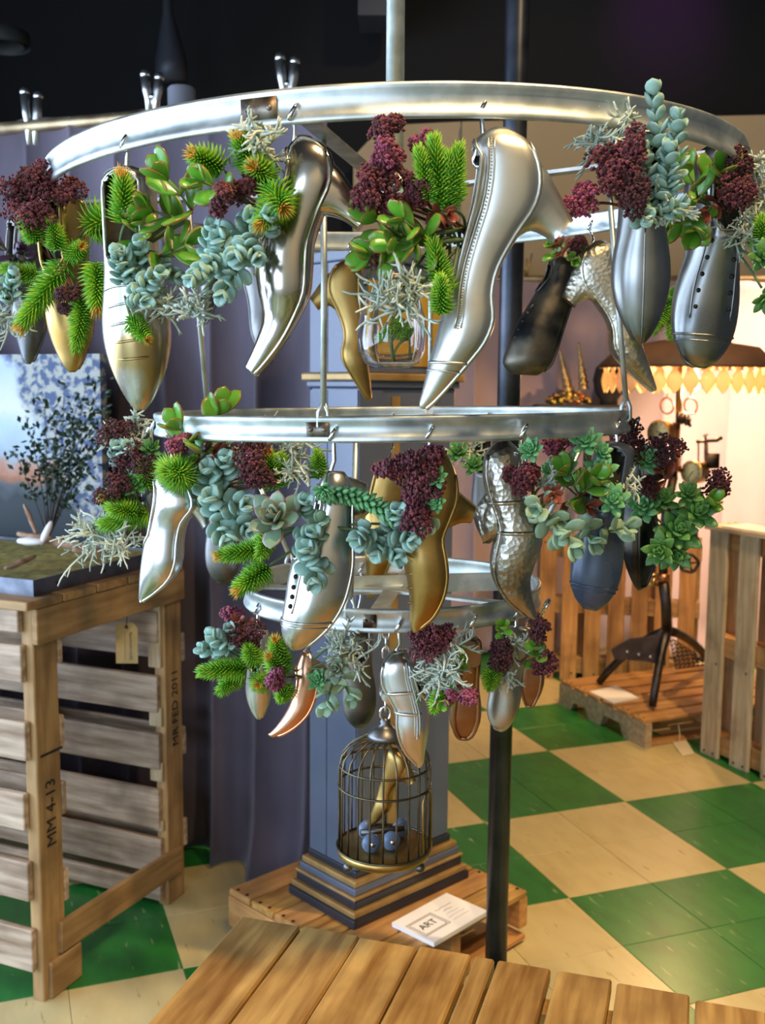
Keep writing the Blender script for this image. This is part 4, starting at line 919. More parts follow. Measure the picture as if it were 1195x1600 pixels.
M['needle'] = mat('stonecrop_green', (0.12, 0.38, 0.015), .45); M['needle2'] = mat('stonecrop_lime', (0.28, 0.50, 0.02), .45); M['needleo'] = mat('stonecrop_orange', (0.58, 0.33, 0.03), .5)
M['burg'] = mat('burgundy_floret', (0.11, 0.024, 0.028), .7); M['burg2'] = mat('dark_red_floret', (0.19, 0.045, 0.055), .7); M['pink'] = mat('rose_floret', (0.34, 0.075, 0.13), .7); M['burgd'] = mat('brown_floret', (0.055, 0.018, 0.016), .8)
M['wire'] = mat('silver_twig', (0.60, 0.64, 0.50), .8); M['wire2'] = mat('grey_green_twig', (0.40, 0.47, 0.36), .8); M['stem'] = mat('green_stem', (0.10, 0.16, 0.05), .6); M['stemr'] = mat('red_stem', (0.15, 0.05, 0.03), .6)

def leaf_mesh(name, w, th, widest, m, curl=.15, tipp=.5, base=.12, n=7, k=8):
    rings = []
    for i in range(n + 1):
        x = i / n
        if x < widest: q = base + (1 - base) * math.sin(x / widest * math.pi / 2)
        else: q = math.cos((x - widest) / (1 - widest) * math.pi / 2) ** tipp
        q = max(q, .02); hw = w / 2 * q; ht = th / 2 * max(q, .15) if i < n else .005
        rings.append([Vector((x, hw * math.cos(2 * math.pi * j / k), ht * math.sin(2 * math.pi * j / k) + curl * x * x + .25 * curl * abs(math.cos(2 * math.pi * j / k)) ** 2 * q)) for j in range(k)])
    mb = MB(); mb.rings(rings); return mb.mesh(name, m, True)
LM = {'S': leaf_mesh('leaf', .85, .30, .55, M['lS'], .16, .5), 'S2': leaf_mesh('leaf', .72, .22, .62, M['lS2'], .12, .5),
      'J': leaf_mesh('leaf', .60, .16, .62, M['lJ'], .10, .5), 'Jd': leaf_mesh('leaf', .6, .16, .6, M['lJd'], .1, .5), 'Jr': leaf_mesh('leaf', .5, .14, .55, M['lJr'], .1, .6),
      'A': leaf_mesh('leaf', .48, .2, .6, M['lA'], .22, .75), 'Ad': leaf_mesh('leaf', .5, .2, .55, M['lAd'], .2, .8), 'E': leaf_mesh('leaf', .62, .16, .6, M['lE'], .2, .75), 'D': leaf_mesh('leaf', .42, .34, .5, M['lA'], .1, .6)}
def leaf(parent, kind, c, d, nrm, s):
    x = Vector(d).normalized(); z = Vector(nrm); z = z - x * z.dot(x)
    z = z.normalized() if z.length > 1e-5 else x.orthogonal().normalized()
    y = z.cross(x); Mx = Matrix((x, y, z)).transposed().to_4x4() @ Matrix.Scale(s, 4); Mx.translation = Vector(c) - parent.location
    return link('leaf', LM[kind], parent, M=Mx)
def stemcurve(a, b, bow, n=8):
    m_ = (a + b) / 2 + bow; return [a.lerp(m_, i / n).lerp(m_.lerp(b, i / n), i / n) for i in range(n + 1)]
def perp(d):
    p = d.orthogonal().normalized(); return p, d.cross(p).normalized()
pr_ = random.Random(99); PL = {}
DESC = {'S': ('blue-green round-leaved succulent sprig', 'sedum_sprig'), 'S2': ('grey-green paddle-leaved succulent sprig', 'sedum_sprig'), 'J': ('glossy jade sprig with red-edged paddle leaves', 'jade_sprig'), 'Jd': ('dark purple-leaved sprig', 'purple_sprig'), 'Jr': ('short red-leaved sprig', 'red_sprig'),
        'A': ('fresh green succulent rosette', 'succulent_rosette'), 'Ad': ('deep green pointed succulent rosette', 'succulent_rosette'), 'E': ('open pink-edged succulent rosette', 'succulent_rosette'), 'N': ('lime bottlebrush stonecrop sprig', 'stonecrop_sprig'), 'No': ('orange-tipped stonecrop sprig', 'stonecrop_sprig'),
        'F': ('burgundy sedum flower head', 'sedum_flower'), 'Fp': ('rose-pink sedum flower head', 'sedum_flower'), 'Fd': ('brown-maroon sedum flower head', 'sedum_flower'), 'W': ('tangle of silver wire-twig foliage', 'silver_twig'), 'D': ('plump green donkey-tail sprig', 'donkeytail_sprig')}
CATS = {'S': 'succulent', 'S2': 'succulent', 'J': 'succulent', 'Jd': 'foliage', 'Jr': 'foliage', 'A': 'succulent', 'Ad': 'succulent', 'E': 'succulent', 'N': 'stonecrop', 'No': 'stonecrop', 'F': 'flower', 'Fp': 'flower', 'Fd': 'flower', 'W': 'foliage', 'D': 'succulent'}
def plant(kind, root, where, base, tip, size):
    size *= {'S': 1.18, 'S2': 1.2, 'J': 1.32, 'Jd': 1.2, 'Jr': 1.2, 'A': 1.15, 'Ad': 1.15, 'E': 1.05, 'W': 1.12, 'F': 1.12, 'Fp': 1.1, 'Fd': 1.12}.get(kind, 1.0)
    # root: where the stem is tucked into the shoe; base -> tip: the axis of the head
    d0, nm = DESC[kind]
    t = thing(nm, root, f'{d0} in {where}', CATS[kind], f'plants in {where}')
    PL.setdefault((d0, where), []).append((tip.z, t))
    O_ = root; ax = tip - base; Lx = ax.length; ax = ax.normalized() if Lx > 1e-4 else Vector((0, -1, .2)).normalized()
    bow = Vector((pr_.uniform(-.01, .01), -.012, pr_.uniform(0, .015)))
    mb = MB(); mb.tube(stemcurve(root, base, bow), .0018 if kind not in ('J', 'D') else .0028, 5); mb.build('stem', M['stemr'] if kind in ('F', 'Fp', 'Fd', 'Jr') else M['stem'], t, off=O_)
    if kind in ('S', 'S2', 'J', 'Jd', 'Jr'):
        n = max(2, int(Lx / (size * .62)) + 1); path = stemcurve(base, tip, ax.orthogonal().normalized() * Lx * pr_.uniform(-.12, .12), n) if Lx > 1e-4 else [base] * (n + 1)
        mb = MB(); mb.tube(path, .0016, 5); mb.build('stem', M['stem'], t, off=O_)
        u, v = perp(ax)
        for i, p in enumerate(path):
            f = i / max(1, len(path) - 1); a0 = i * 1.57 + pr_.uniform(-.3, .3)
            for q in range(2 if kind != 'S' else 3):
                a = a0 + q * 2 * math.pi / (2 if kind != 'S' else 3); rad = u * math.cos(a) + v * math.sin(a); op = (.95 - .45 * f) * pr_.uniform(.85, 1.1)
                d = rad * math.sin(op * 1.35) + ax * math.cos(op * 1.35)
                leaf(t, kind, p, d, ax * 1.0 - rad * .15, size * pr_.uniform(.85, 1.1) * (1 - .18 * f))
        for q in range(2):
            rad = u * math.cos(q * 3.14 + 1) + v * math.sin(q * 3.14 + 1); leaf(t, kind, path[-1], rad * .6 + ax, ax - rad, size * .75)
    elif kind in ('A', 'Ad', 'E'):
        u, v = perp(ax); n = {'A': 26, 'Ad': 22, 'E': 18}[kind]
        for i in range(n):
            a = i * 2.39996; f = (i + .5) / n; op = .15 + 1.4 * f; rad = u * math.cos(a) + v * math.sin(a)
            leaf(t, kind, tip - ax * (.35 * size * f), rad * math.sin(op) + ax * math.cos(op), ax - rad * .2, size * (.5 + .5 * f) * pr_.uniform(.9, 1.08))
    elif kind == 'D':
        u, v = perp(ax); path = stemcurve(base, tip, ZU * Lx * .22, 30); n = 70
        for i in range(n):
            f = i / n * 30; k_ = int(f); p = path[k_].lerp(path[min(30, k_ + 1)], f - k_); a = i * 2.39996; rad = u * math.cos(a) + v * math.sin(a)
            leaf(t, 'D', p, rad * .9 + ax * .55, ax - rad * .2, size * pr_.uniform(.9, 1.1))
    elif kind in ('N', 'No'):
        mb = MB(); u, v = perp(ax); n = int(130 + 2600 * max(Lx, .03)); size *= 1.35; path = stemcurve(base, tip, ax.orthogonal().normalized() * Lx * pr_.uniform(-.1, .1), 12)
        for i in range(n):
            f = (i + .5) / n; x = f * 12; k_ = int(x); p = path[k_].lerp(path[min(12, k_ + 1)], x - k_); a = i * 2.39996; rad = u * math.cos(a) + v * math.sin(a)
            op = 1.25 - .85 * f ** 2.5; d = (rad * math.sin(op) + ax * math.cos(op)).normalized(); ln = size * pr_.uniform(.8, 1.1) * (1 - .25 * f); w = .0012
            e = p + d * ln; s1 = d.orthogonal().normalized() * w; s2 = d.cross(s1); m_ = p + d * ln * .6 + ax * ln * .06
            mi = 2 if (kind == 'No' and f > .92) else (1 if pr_.random() < .35 + .3 * f else 0)
            mb.add([p + s1 * .6, p + (-s1 + s2 * 1.7) * .35, p + (-s1 - s2 * 1.7) * .35, m_ + s1, m_ + (-s1 + s2 * 1.7) * .55, m_ + (-s1 - s2 * 1.7) * .55, e + ax * ln * .1], [(0, 1, 4, 3), (1, 2, 5, 4), (2, 0, 3, 5), (3, 4, 6), (4, 5, 6), (5, 3, 6)], mi)
        mb.build('needles', [M['needle'], M['needle2'], M['needleo']], t, True, 'stuff', O_)
    elif kind in ('F', 'Fp', 'Fd'):
        mb = MB(); st = MB(); c = tip; n = int(260 + size * 9000); size *= .92; cols = {'F': (0, 0, 1, 1, 3), 'Fp': (2, 2, 1, 2, 0), 'Fd': (3, 3, 0, 0, 3)}[kind]
        lobes = [c + Vector((pr_.gauss(0, .36), pr_.gauss(0, .3), pr_.gauss(0, .34))) * size for _ in range(7)]
        for lb in lobes: st.tube([base, lb], .0011, 4)
        for i in range(n):
            lb = lobes[i % 7]; d = Vector((pr_.gauss(0, 1), pr_.gauss(0, 1) - .3, pr_.gauss(0, 1) + .3)).normalized()
            mb.octa(lb + d * size * pr_.uniform(.38, .62), pr_.uniform(.0019, .003), cols[pr_.randrange(5)])
        st.build('stalks', M['stemr'], t, True, 'stuff', O_); mb.build('florets', [M['burg'], M['burg2'], M['pink'], M['burgd']], t, False, 'stuff', O_)
    elif kind == 'W':
        mb = MB(); n = int(14 + size * 330)
        for i in range(n):
            d = Vector((pr_.gauss(0, 1), pr_.gauss(0, .7) - .35, pr_.gauss(0, .8))).normalized(); ln = size * pr_.uniform(.55, 1.15); p = base + Vector((pr_.gauss(0, .18), pr_.gauss(0, .12), pr_.gauss(0, .15))) * size; path = [p.copy()]
            cur = Vector((pr_.gauss(0, 1), pr_.gauss(0, 1), pr_.gauss(0, 1))) * .28
            for q in range(6): d = (d + cur * .5 + Vector((pr_.gauss(0, .2), pr_.gauss(0, .2), pr_.gauss(0, .2)))).normalized(); p = p + d * ln / 6; path.append(p.copy())
            mb.tube(path, [.0019, .0018, .0017, .0016, .0015, .0014, .001], 4, mi=i % 2)
            for b_ in (2, 3, 4):
                dd = (d + Vector((pr_.gauss(0, .8), pr_.gauss(0, .8), pr_.gauss(0, .8)))).normalized(); q0 = path[b_]; mb.tube([q0, q0 + dd * ln * .14, q0 + dd * ln * .26 + ZU * ln * .03], [.0015, .0013, .0009], 4, mi=i % 2)
        mb.build('twigs', [M['wire'], M['wire2']], t, True, 'stuff', O_)
    return t
# arrangement: shoe key, root pixel, [(kind, base px, base py, tip px, tip py, size px)]
ARR = [
 ('U2', (95, 420), [('F', 60, 330, 40, 318, 30), ('F', 70, 320, 75, 284, 34), ('F', 90, 330, 110, 300, 20), ('F', 60, 360, 62, 342, 26), ('Fd', 30, 350, 35, 290, 26),
   ('No', 105, 412, 36, 506, 24), ('No', 150, 412, 152, 476, 24), ('N', 128, 468, 120, 538, 20), ('Fd', 108, 430, 104, 458, 15), ('Fd', 106, 450, 102, 482, 12), ('No', 140, 350, 178, 345, 34), ('N', 60, 375, 40, 345, 18), ('N', 90, 390, 80, 350, 16), ('No', 110, 400, 125, 388, 18)]),
 ('U2b', (35, 420), [('Jd', 20, 400, 0, 384, 22), ('Jd', 40, 405, 38, 392, 22), ('S2', 25, 440, 8, 452, 20), ('S', 10, 470, 20, 430, 18), ('W', 12, 500, 5, 505, 45), ('N', 60, 430, 10, 420, 16)]),
 ('U1', (200, 420), [('No', 195, 350, 190, 282, 24), ('J', 290, 345, 240, 330, 52), ('J', 300, 330, 262, 282, 46), ('J', 250, 400, 290, 385, 44), ('J', 215, 375, 212, 352, 36), ('S', 205, 430, 190, 400, 24), ('S', 215, 420, 217, 385, 24), ('S', 220, 450, 245, 430, 24), ('S', 210, 460, 225, 470, 22), ('S', 190, 440, 182, 400, 20), ('S', 240, 410, 275, 430, 22), ('No', 205, 498, 228, 527, 17), ('W', 250, 470, 260, 480, 52)]),
 ('U3', (420, 340), [('W', 400, 215, 395, 215, 52), ('W', 415, 235, 415, 235, 40), ('No', 345, 262, 308, 244, 24), ('No', 395, 265, 375, 222, 24), ('No', 415, 280, 400, 265, 26), ('No', 425, 300, 440, 322, 30), ('No', 440, 310, 412, 345, 26), ('J', 350, 300, 318, 285, 36), ('F', 350, 310, 345, 312, 22), ('F', 380, 305, 380, 300, 20), ('S', 385, 360, 392, 344, 30), ('S', 410, 355, 420, 340, 28), ('S', 360, 380, 345, 372, 28), ('S', 385, 390, 370, 400, 28), ('S', 350, 400, 320, 425, 26), ('S', 370, 420, 350, 455, 28), ('S', 340, 400, 303, 432, 24), ('S', 385, 380, 400, 400, 24), ('S', 330, 395, 330, 360, 24), ('W', 300, 480, 295, 485, 38)]),
 ('U4', (715, 370), [('Fp', 615, 260, 605, 244, 22), ('F', 610, 300, 600, 275, 34), ('F', 590, 320, 570, 308, 24), ('F', 640, 310, 640, 295, 26), ('F', 605, 230, 602, 205, 24), ('Fp', 670, 245, 668, 228, 20), ('F', 620, 330, 615, 320, 24), ('N', 690, 320, 678, 225, 22), ('N', 708, 315, 716, 238, 20), ('N', 700, 330, 700, 250, 20), ('N', 670, 310, 655, 240, 18), ('J', 640, 380, 590, 345, 48), ('J', 640, 380, 580, 395, 44), ('J', 660, 370, 630, 345, 40), ('J', 670, 385, 620, 380, 44), ('Jr', 680, 330, 700, 335, 26), ('N', 692, 465, 676, 385, 22), ('N', 690, 490, 688, 440, 18), ('S', 610, 315, 618, 300, 18), ('W', 620, 470, 618, 468, 62), ('W', 645, 455, 645, 455, 45)]),
 ('U5', (1000, 330), [('W', 935, 220, 930, 215, 56), ('W', 965, 190, 960, 175, 44), ('W', 1000, 260, 1000, 260, 40), ('F', 955, 265, 950, 245, 34), ('F', 985, 255, 985, 235, 26), ('F', 955, 300, 962, 282, 28), ('Fp', 920, 320, 914, 308, 27), ('Fd', 975, 320, 985, 300, 32), ('S', 1035, 330, 1022, 150, 27), ('S', 1050, 300, 1058, 190, 25), ('S', 1015, 330, 1005, 240, 25), ('S', 1030, 330, 1045, 240, 25), ('S', 1000, 325, 985, 310, 22), ('S', 1020, 340, 1060, 320, 22), ('W', 1045, 322, 1050, 325, 40), ('S', 1000, 340, 1010, 335, 20)]),
 ('U6', (1130, 370), [('J', 1115, 300, 1125, 275, 50), ('J', 1090, 310, 1075, 272, 38), ('J', 1080, 340, 1050, 350, 36), ('J', 1090, 340, 1085, 360, 36), ('F', 1150, 310, 1150, 300, 30), ('Fd', 1155, 275, 1155, 262, 22), ('Jr', 1120, 310, 1105, 330, 24), ('W', 1180, 320, 1180, 325, 55), ('W', 1165, 360, 1165, 365, 48), ('W', 1190, 260, 1185, 255, 38), ('N', 1190, 390, 1190, 350, 20), ('Ad', 1185, 410, 1195, 400, 26), ('Ad', 1190, 450, 1198, 470, 24)]),
 ('U7', (890, 395), [('Jr', 880, 392, 870, 380, 18), ('J', 870, 395, 862, 384, 18), ('Fd', 905, 395, 905, 380, 16), ('J', 900, 395, 900, 405, 16)]),
 ('U8', (960, 440), [('N', 1045, 470, 1020, 512, 18), ('N', 1060, 480, 1050, 520, 16), ('J', 1045, 480, 1050, 465, 20)]),
 ('U9', (570, 440), [('Fd', 590, 420, 592, 405, 20), ('J', 580, 415, 575, 395, 20)]),
 ('M1', (300, 770), [('J', 320, 705, 340, 648, 46), ('J', 310, 705, 282, 672, 42), ('Jr', 320, 710, 335, 705, 28), ('Fp', 282, 710, 278, 695, 22), ('N', 285, 745, 278, 738, 33), ('N', 275, 735, 265, 735, 28), ('S', 330, 760, 325, 738, 30), ('S', 345, 745, 350, 720, 26), ('S', 335, 790, 330, 778, 30), ('S', 360, 790, 378, 788, 28), ('S', 340, 815, 352, 838, 28), ('S', 370, 815, 388, 828, 26), ('W', 365, 702, 360, 700, 40), ('W', 450, 700, 448, 695, 50), ('W', 460, 735, 458, 735, 42), ('F', 395, 745, 395, 728, 34), ('Fd', 405, 760, 405, 745, 26), ('No', 432, 762, 420, 716, 22), ('N', 500, 745, 496, 712, 15), ('N', 445, 755, 440, 720, 18)]),
 ('M0', (225, 790), [('W', 205, 670, 200, 668, 44), ('W', 215, 700, 210, 695, 36), ('Fd', 190, 690, 184, 680, 24), ('Fd', 205, 735, 198, 722, 24), ('Fd', 225, 735, 222, 726, 22), ('Fd', 185, 775, 178, 762, 22), ('S', 190, 715, 185, 700, 20), ('S', 205, 712, 202, 700, 20), ('No', 200, 775, 168, 778, 20), ('N', 232, 800, 168, 818, 22), ('N', 230, 760, 225, 730, 20), ('N', 215, 800, 180, 795, 20), ('W', 150, 832, 140, 832, 60), ('W', 190, 845, 185, 845, 46), ('Ad', 215, 760, 210, 755, 22), ('Ad', 235, 720, 235, 700, 20)]),
 ('M3', (505, 830), [('E', 440, 825, 428, 808, 52), ('S2', 490, 840, 500, 818, 28), ('S', 475, 850, 485, 835, 26), ('S', 490, 880, 480, 860, 28), ('S', 495, 880, 492, 905, 28), ('S', 470, 800, 475, 785, 24), ('No', 425, 852, 346, 868, 19), ('No', 420, 885, 376, 918, 22), ('N', 420, 830, 408, 862, 18), ('D', 505, 772, 612, 810, 22), ('S', 575, 830, 560, 842, 26), ('S', 600, 840, 590, 862, 26), ('S', 620, 830, 640, 842, 26), ('S', 610, 820, 618, 800, 24), ('S', 600, 855, 620, 870, 24), ('A', 510, 740, 505, 770, 20)]),
 ('M4', (665, 790), [('F', 645, 755, 640, 735, 30), ('F', 665, 770, 664, 752, 32), ('F', 650, 800, 648, 790, 30), ('F', 615, 745, 606, 734, 19), ('F', 655, 820, 650, 812, 24), ('F', 680, 730, 672, 720, 22), ('A', 685, 760, 682, 745, 18), ('A', 688, 790, 680, 785, 18), ('S2', 670, 830, 660, 820, 22), ('E', 650, 830, 645, 836, 24)]),
 ('M5', (830, 790), [('A', 835, 720, 828, 703, 22), ('F', 825, 765, 820, 748, 25), ('W', 855, 755, 858, 752, 26), ('S2', 850, 790, 840, 795, 28), ('S2', 860, 810, 872, 830, 32), ('S2', 880, 830, 895, 850, 32), ('Jr', 860, 770, 865, 775, 22)]),
 ('M6', (935, 800), [('Fp', 870, 710, 870, 694, 25), ('A', 915, 710, 913, 688, 28), ('A', 940, 750, 940, 735, 28), ('A', 955, 790, 957, 780, 28), ('A', 890, 740, 882, 728, 24), ('A', 925, 720, 940, 705, 20), ('J', 905, 775, 885, 742, 38), ('J', 905, 775, 925, 755, 38), ('Jr', 890, 785, 915, 790, 30), ('S2', 910, 830, 925, 845, 32), ('S2', 950, 830, 975, 825, 30), ('S2', 900, 815, 880, 815, 28), ('W', 985, 755, 985, 752, 28), ('A', 870, 750, 860, 735, 20)]),
 ('M7', (1005, 790), [('Fd', 990, 705, 985, 692, 36), ('Fd', 1030, 715, 1032, 702, 26), ('Fd', 1015, 765, 1012, 760, 20), ('A', 1010, 730, 1012, 718, 26), ('A', 1010, 800, 1005, 790, 30), ('Ad', 1055, 835, 1060, 828, 40), ('Ad', 1080, 810, 1090, 800, 34), ('Ad', 1050, 860, 1055, 865, 32), ('Ad', 1030, 800, 1035, 780, 28), ('Ad', 1070, 790, 1075, 770, 24), ('J', 1080, 800, 1105, 785, 30), ('Fd', 1100, 770, 1122, 756, 24), ('Jr', 1040, 750, 1035, 735, 24), ('Ad', 1035, 860, 1030, 860, 30)]),
 ('M8', (760, 740), [('W', 735, 705, 735, 705, 30), ('Ad', 720, 720, 715, 705, 22), ('Ad', 745, 740, 740, 725, 20)]),
 ('B1', (405, 1045), [('S', 355, 1010, 335, 995, 22), ('S', 350, 1015, 322, 1012, 22), ('S', 365, 1000, 360, 985, 20), ('Fd', 390, 1005, 388, 990, 25), ('Fp', 368, 975, 364, 960, 17), ('N', 385, 1045, 322, 1050, 20), ('N', 375, 1050, 350, 1075, 18), ('N', 400, 1035, 390, 1015, 18), ('No', 410, 1060, 405, 1068, 18), ('Jr', 380, 980, 372, 970, 20)]),
 ('B2', (470, 1050), [('No', 440, 1040, 432, 1005, 20), ('No', 445, 1050, 425, 1030, 20), ('Fp', 435, 1070, 432, 1062, 19), ('N', 450, 1075, 440, 1088, 16), ('W', 545, 1020, 540, 1020, 54), ('W', 530, 1000, 530, 1000, 40), ('A', 500, 1070, 495, 1062, 20), ('S2', 520, 1065, 512, 1095, 30), ('S2', 535, 1060, 545, 1085, 28), ('E', 530, 1050, 525, 1045, 26)]),
 ('B3', (660, 1060), [('F', 665, 1015, 660, 1003, 26), ('F', 690, 1015, 690, 1005, 24), ('W', 690, 1045, 690, 1045, 50), ('W', 705, 1005, 700, 1000, 40), ('W', 680, 1060, 680, 1065, 38), ('J', 700, 1080, 695, 1095, 22), ('N', 715, 1040, 718, 1020, 16), ('Fp', 735, 1080, 733, 1086, 16), ('Fp', 705, 1085, 708, 1090, 10), ('N', 690, 1085, 680, 1105, 16)]),
 ('B4', (790, 1050), [('Fd', 782, 1040, 780, 1030, 26), ('W', 800, 1005, 802, 1002, 30), ('J', 835, 1030, 836, 1012, 24), ('F', 850, 1045, 850, 1036, 20), ('N', 768, 1050, 765, 1070, 16), ('W', 795, 1060, 795, 1065, 24), ('J', 785, 985, 785, 978, 18), ('Fd', 845, 1005, 843, 985, 18)]),
]
SHOES['M0'] = (None, ringY('M', 262) + .10, .2, 'the hidden shoe left of the bright silver pump')
shoe('M0', 236, 715, 'M', False, 'slip', 120, 120, 0, M['darkcast'], 'small dark shoe buried in foliage beside the bright silver pump', 'the foliage-buried dark shoe', (), .10)
for key, rt, lst in ARR:
    Y = SHOES[key][1]; wh = SHOES[key][3]; back = key in ('U7', 'U8', 'U9', 'M8')
    root = P(rt[0], rt[1], Y + .005)
    for i, (kd, bx_, by_, tx, ty, sz) in enumerate(lst):
        dep = Y - .015 - .035 * pr_.random(); tipd = dep - .028
        plant(kd, root + Vector((pr_.uniform(-.012, .012), 0, pr_.uniform(-.012, .012))), wh, P(bx_, by_, dep), P(tx, ty, tipd), px2m(sz, dep))
# ================================================================== right side: pallets and the pipe lamp
zp = .13
GF = Vector((1.192, 4.509, 0)); GL = Vector((.917, 5.173, 0)); e1 = (GL - GF).normalized(); e2 = Vector((-e1.y, e1.x, 0)) * -1; LP = (GL - GF).length; LQ = .95
fp = thing('floor_pallet', GF + e1 * LP / 2 + e2 * LQ / 2, 'flat orange pine pallet on the checkered floor under the lamp', 'pallet')
nb = 6; bw = LP / nb
for k in range(nb):
    q = GF + e1 * (bw * (k + .5)) + ZU * (zp - .009); board(fp, q, q + e2 * LQ, e1, bw - (.024 if k else .03), .018, M['woodO'], 'plank', N2, 1)
# notched stringers: outline with two scalloped cut-outs
for s_ in (.018, LQ / 2, LQ - .018):
    h = zp - .018; out = [(0, 0), (0, h), (LP, h), (LP, 0)]
    def notch(c, w, d): return [(c + w / 2 + .012, 0), (c + w / 2, .012), (c + w / 2 - .02, d), (c - w / 2 + .02, d), (c - w / 2, .012), (c - w / 2 - .012, 0)]
    pts = [(0, 0), (0, h), (LP, h), (LP, 0)] + notch(LP * .74, LP * .2, .045) + notch(LP * .36, LP * .24, .06)
    mb = MB(); o_ = GF + e2 * (s_ - .018)
    mb.rings([[o_ + e1 * a + ZU * b for a, b in pts], [o_ + e2 * .036 + e1 * a + ZU * b for a, b in pts]]); mb.build('stringer', M['woodL'], fp, False, off=fp.location)
for k in (0, 5):
    q = GF + e1 * (bw * (k + .5)) + ZU * .006 + e2 * .04; board(fp, q, q + e2 * (LQ - .08), e1, bw - .03, .011, M['woodO'], 'plank')
# paper on the pallet
cc = [PZ(x, y, zp) for x, y in ((921, 1082), (962, 1073), (998, 1092), (958, 1100))]; c0 = sum(cc, Vector()) / 4
mb = MB(); mb.rings([[p + ZU * .0006 for p in cc], [p + ZU * .006 for p in cc]]); o = mb.build('info_card', M['paper'], None, False, off=c0); o.location = c0; tag(o, 'cream card lying on the orange floor pallet', 'card')
# string tag lying against the pallet on the floor
tp = PZ(1068, 1168, .004); tg = thing('string_tag', (tp.x, tp.y, 0), 'cream string tag lying on the floor beside the pallet', 'tag')
M['cream'] = mat('cream_tag', (0.74, 0.62, 0.38), .7)
cc = [PZ(x, y, .002) for x, y in ((1050, 1160), (1071, 1156), (1085, 1178), (1066, 1182))]; mb = MB(); mb.rings([[p for p in cc], [p + ZU * .003 for p in cc]]); mb.build('card', M['cream'], tg, False, off=tg.location)
mb = MB(); mb.tube([PZ(1061, 1160, .005), P(1062, 1150, tp.y + .05), P(1060, 1132, 4.62)], .0018, 5); mb.build('string', M['cream'], tg, off=tg.location)

# standing pallet crate at the right
S0 = Vector((1.437, 4.47, 0)); sv = Vector((.44, -.90, 0)).normalized(); sw = Vector((.90, .44, 0)); zs = P(1122, 822, 4.42).z
sp = thing('standing_pallet', S0 + sv * .3, 'pale pine pallet standing upright with a paper on top', 'pallet')
for k in range(5):
    q = S0 + sv * (.05 + .175 * k); board(sp, q, q + ZU * (zs - .02), sv, .105, .018, M['woodL'], 'slat', [(.02, .25), (.02, -.25), (.42, .2)], -1)
for z in (.06, .50, zs - .06):
    q = S0 + sw * .055 + ZU * z; board(sp, q, q + sv * .72, ZU, .09, .075, M['woodO'], 'stringer')
for k in range(4):
    q = S0 + sw * .10 + sv * (.05 + .2 * k); board(sp, q, q + ZU * (zs - .02), sv, .098, .018, M['woodL'], 'slat')
for k in range(2):
    q = S0 + sw * (.03 + .1 * k - .01) + ZU * (zs - .01); board(sp, q - sv * .02, q + sv * .76, sw, .095, .02, M['woodL'], 'top_board', N2)
mb = MB(); c0 = S0 + sv * .22 + sw * .06 + ZU * (zs + .002); mb.box((0, 0, .002), (.3, .15, .004), Matrix((sv, sw, ZU)).transposed()); o = mb.build('paper_sheet', M['paper'], None, False); o.location = c0; tag(o, 'white paper sheet lying on the standing pallet', 'paper')

# slatted pallet leaning at the back
L0 = Vector((.87, 5.66, 0)); lv = Vector((.985, -.17, 0)).normalized(); zl_ = P(850, 835, 5.66).z
bp = thing('slatted_pallet', L0 + lv * .4, 'orange slatted pallet standing on end against the back drape', 'pallet')
for k in range(7):
    q = L0 + lv * (.05 + .125 * k); board(bp, q, q + ZU * zl_, lv, .088, .02, M['woodO'], 'slat', [(.05, .2), (.95, -.2)], -1)
for z in (.08, .42, zl_ - .08):
    q = L0 + Vector((0, .055, z)); board(bp, q, q + lv * .88, ZU, .09, .08, M['woodEdge'], 'stringer')
for k in range(5):
    q = L0 + Vector((0, .105, 0)) + lv * (.05 + .2 * k); board(bp, q, q + ZU * zl_, lv, .09, .018, M['woodEdge'], 'slat')

# ------------------------------------------------------------------ pipe lamp
M['iron'] = metal('dark_iron_pipe', (0.05, 0.042, 0.038), (0.12, 0.10, 0.09), .35, .55, 12); M['brass'] = metal('aged_brass', (0.45, 0.30, 0.10), (0.65, 0.45, 0.18), .25, .4, 12)
M['cu'] = metal('copper_pipe', (0.45, 0.18, 0.08), (0.62, 0.28, 0.14), .25, .4, 12); M['leather'] = noise_col(mat('dark_leather', rough=.6), (0.035, 0.022, 0.02), (0.07, 0.045, 0.04), 20, bump=.3)
M['shade'] = noise_col(mat('dark_brown_shade', rough=.7), (0.06, 0.025, 0.012), (0.10, 0.045, 0.02), 6)
YL = 4.86; hub_ = P(1042, 1000, YL); LO = Vector((hub_.x, YL, zp)); LOz = zp + .0005
lp = thing('pipe_lamp', LO, 'pipe-built floor lamp with tripod base, gauges and fringed shade', 'lamp')
def lpart(mb, name, m, par=None, smooth=True, kind=None): return mb.build(name, m, par or lp, smooth, kind, LO)
topj = P(1042, 985, YL)
for fx, fy in ((936, 1066), (1019, 1104), (1112, 1040)):
    f = PZ(fx, fy, LOz + .012); kn = f.lerp(topj, .45); kn.z = topj.z * .55 + f.z * .45 + .05; kn = f + (kn - f) * 1.0
    pts = [f.lerp(kn, t / 6).lerp(kn.lerp(topj, t / 6), t / 6) for t in range(7)]
    mb = MB(); mb.tube(pts, [.018, .02, .02, .021, .022, .023, .024], 10); lpart(mb, 'leg', M['iron'])
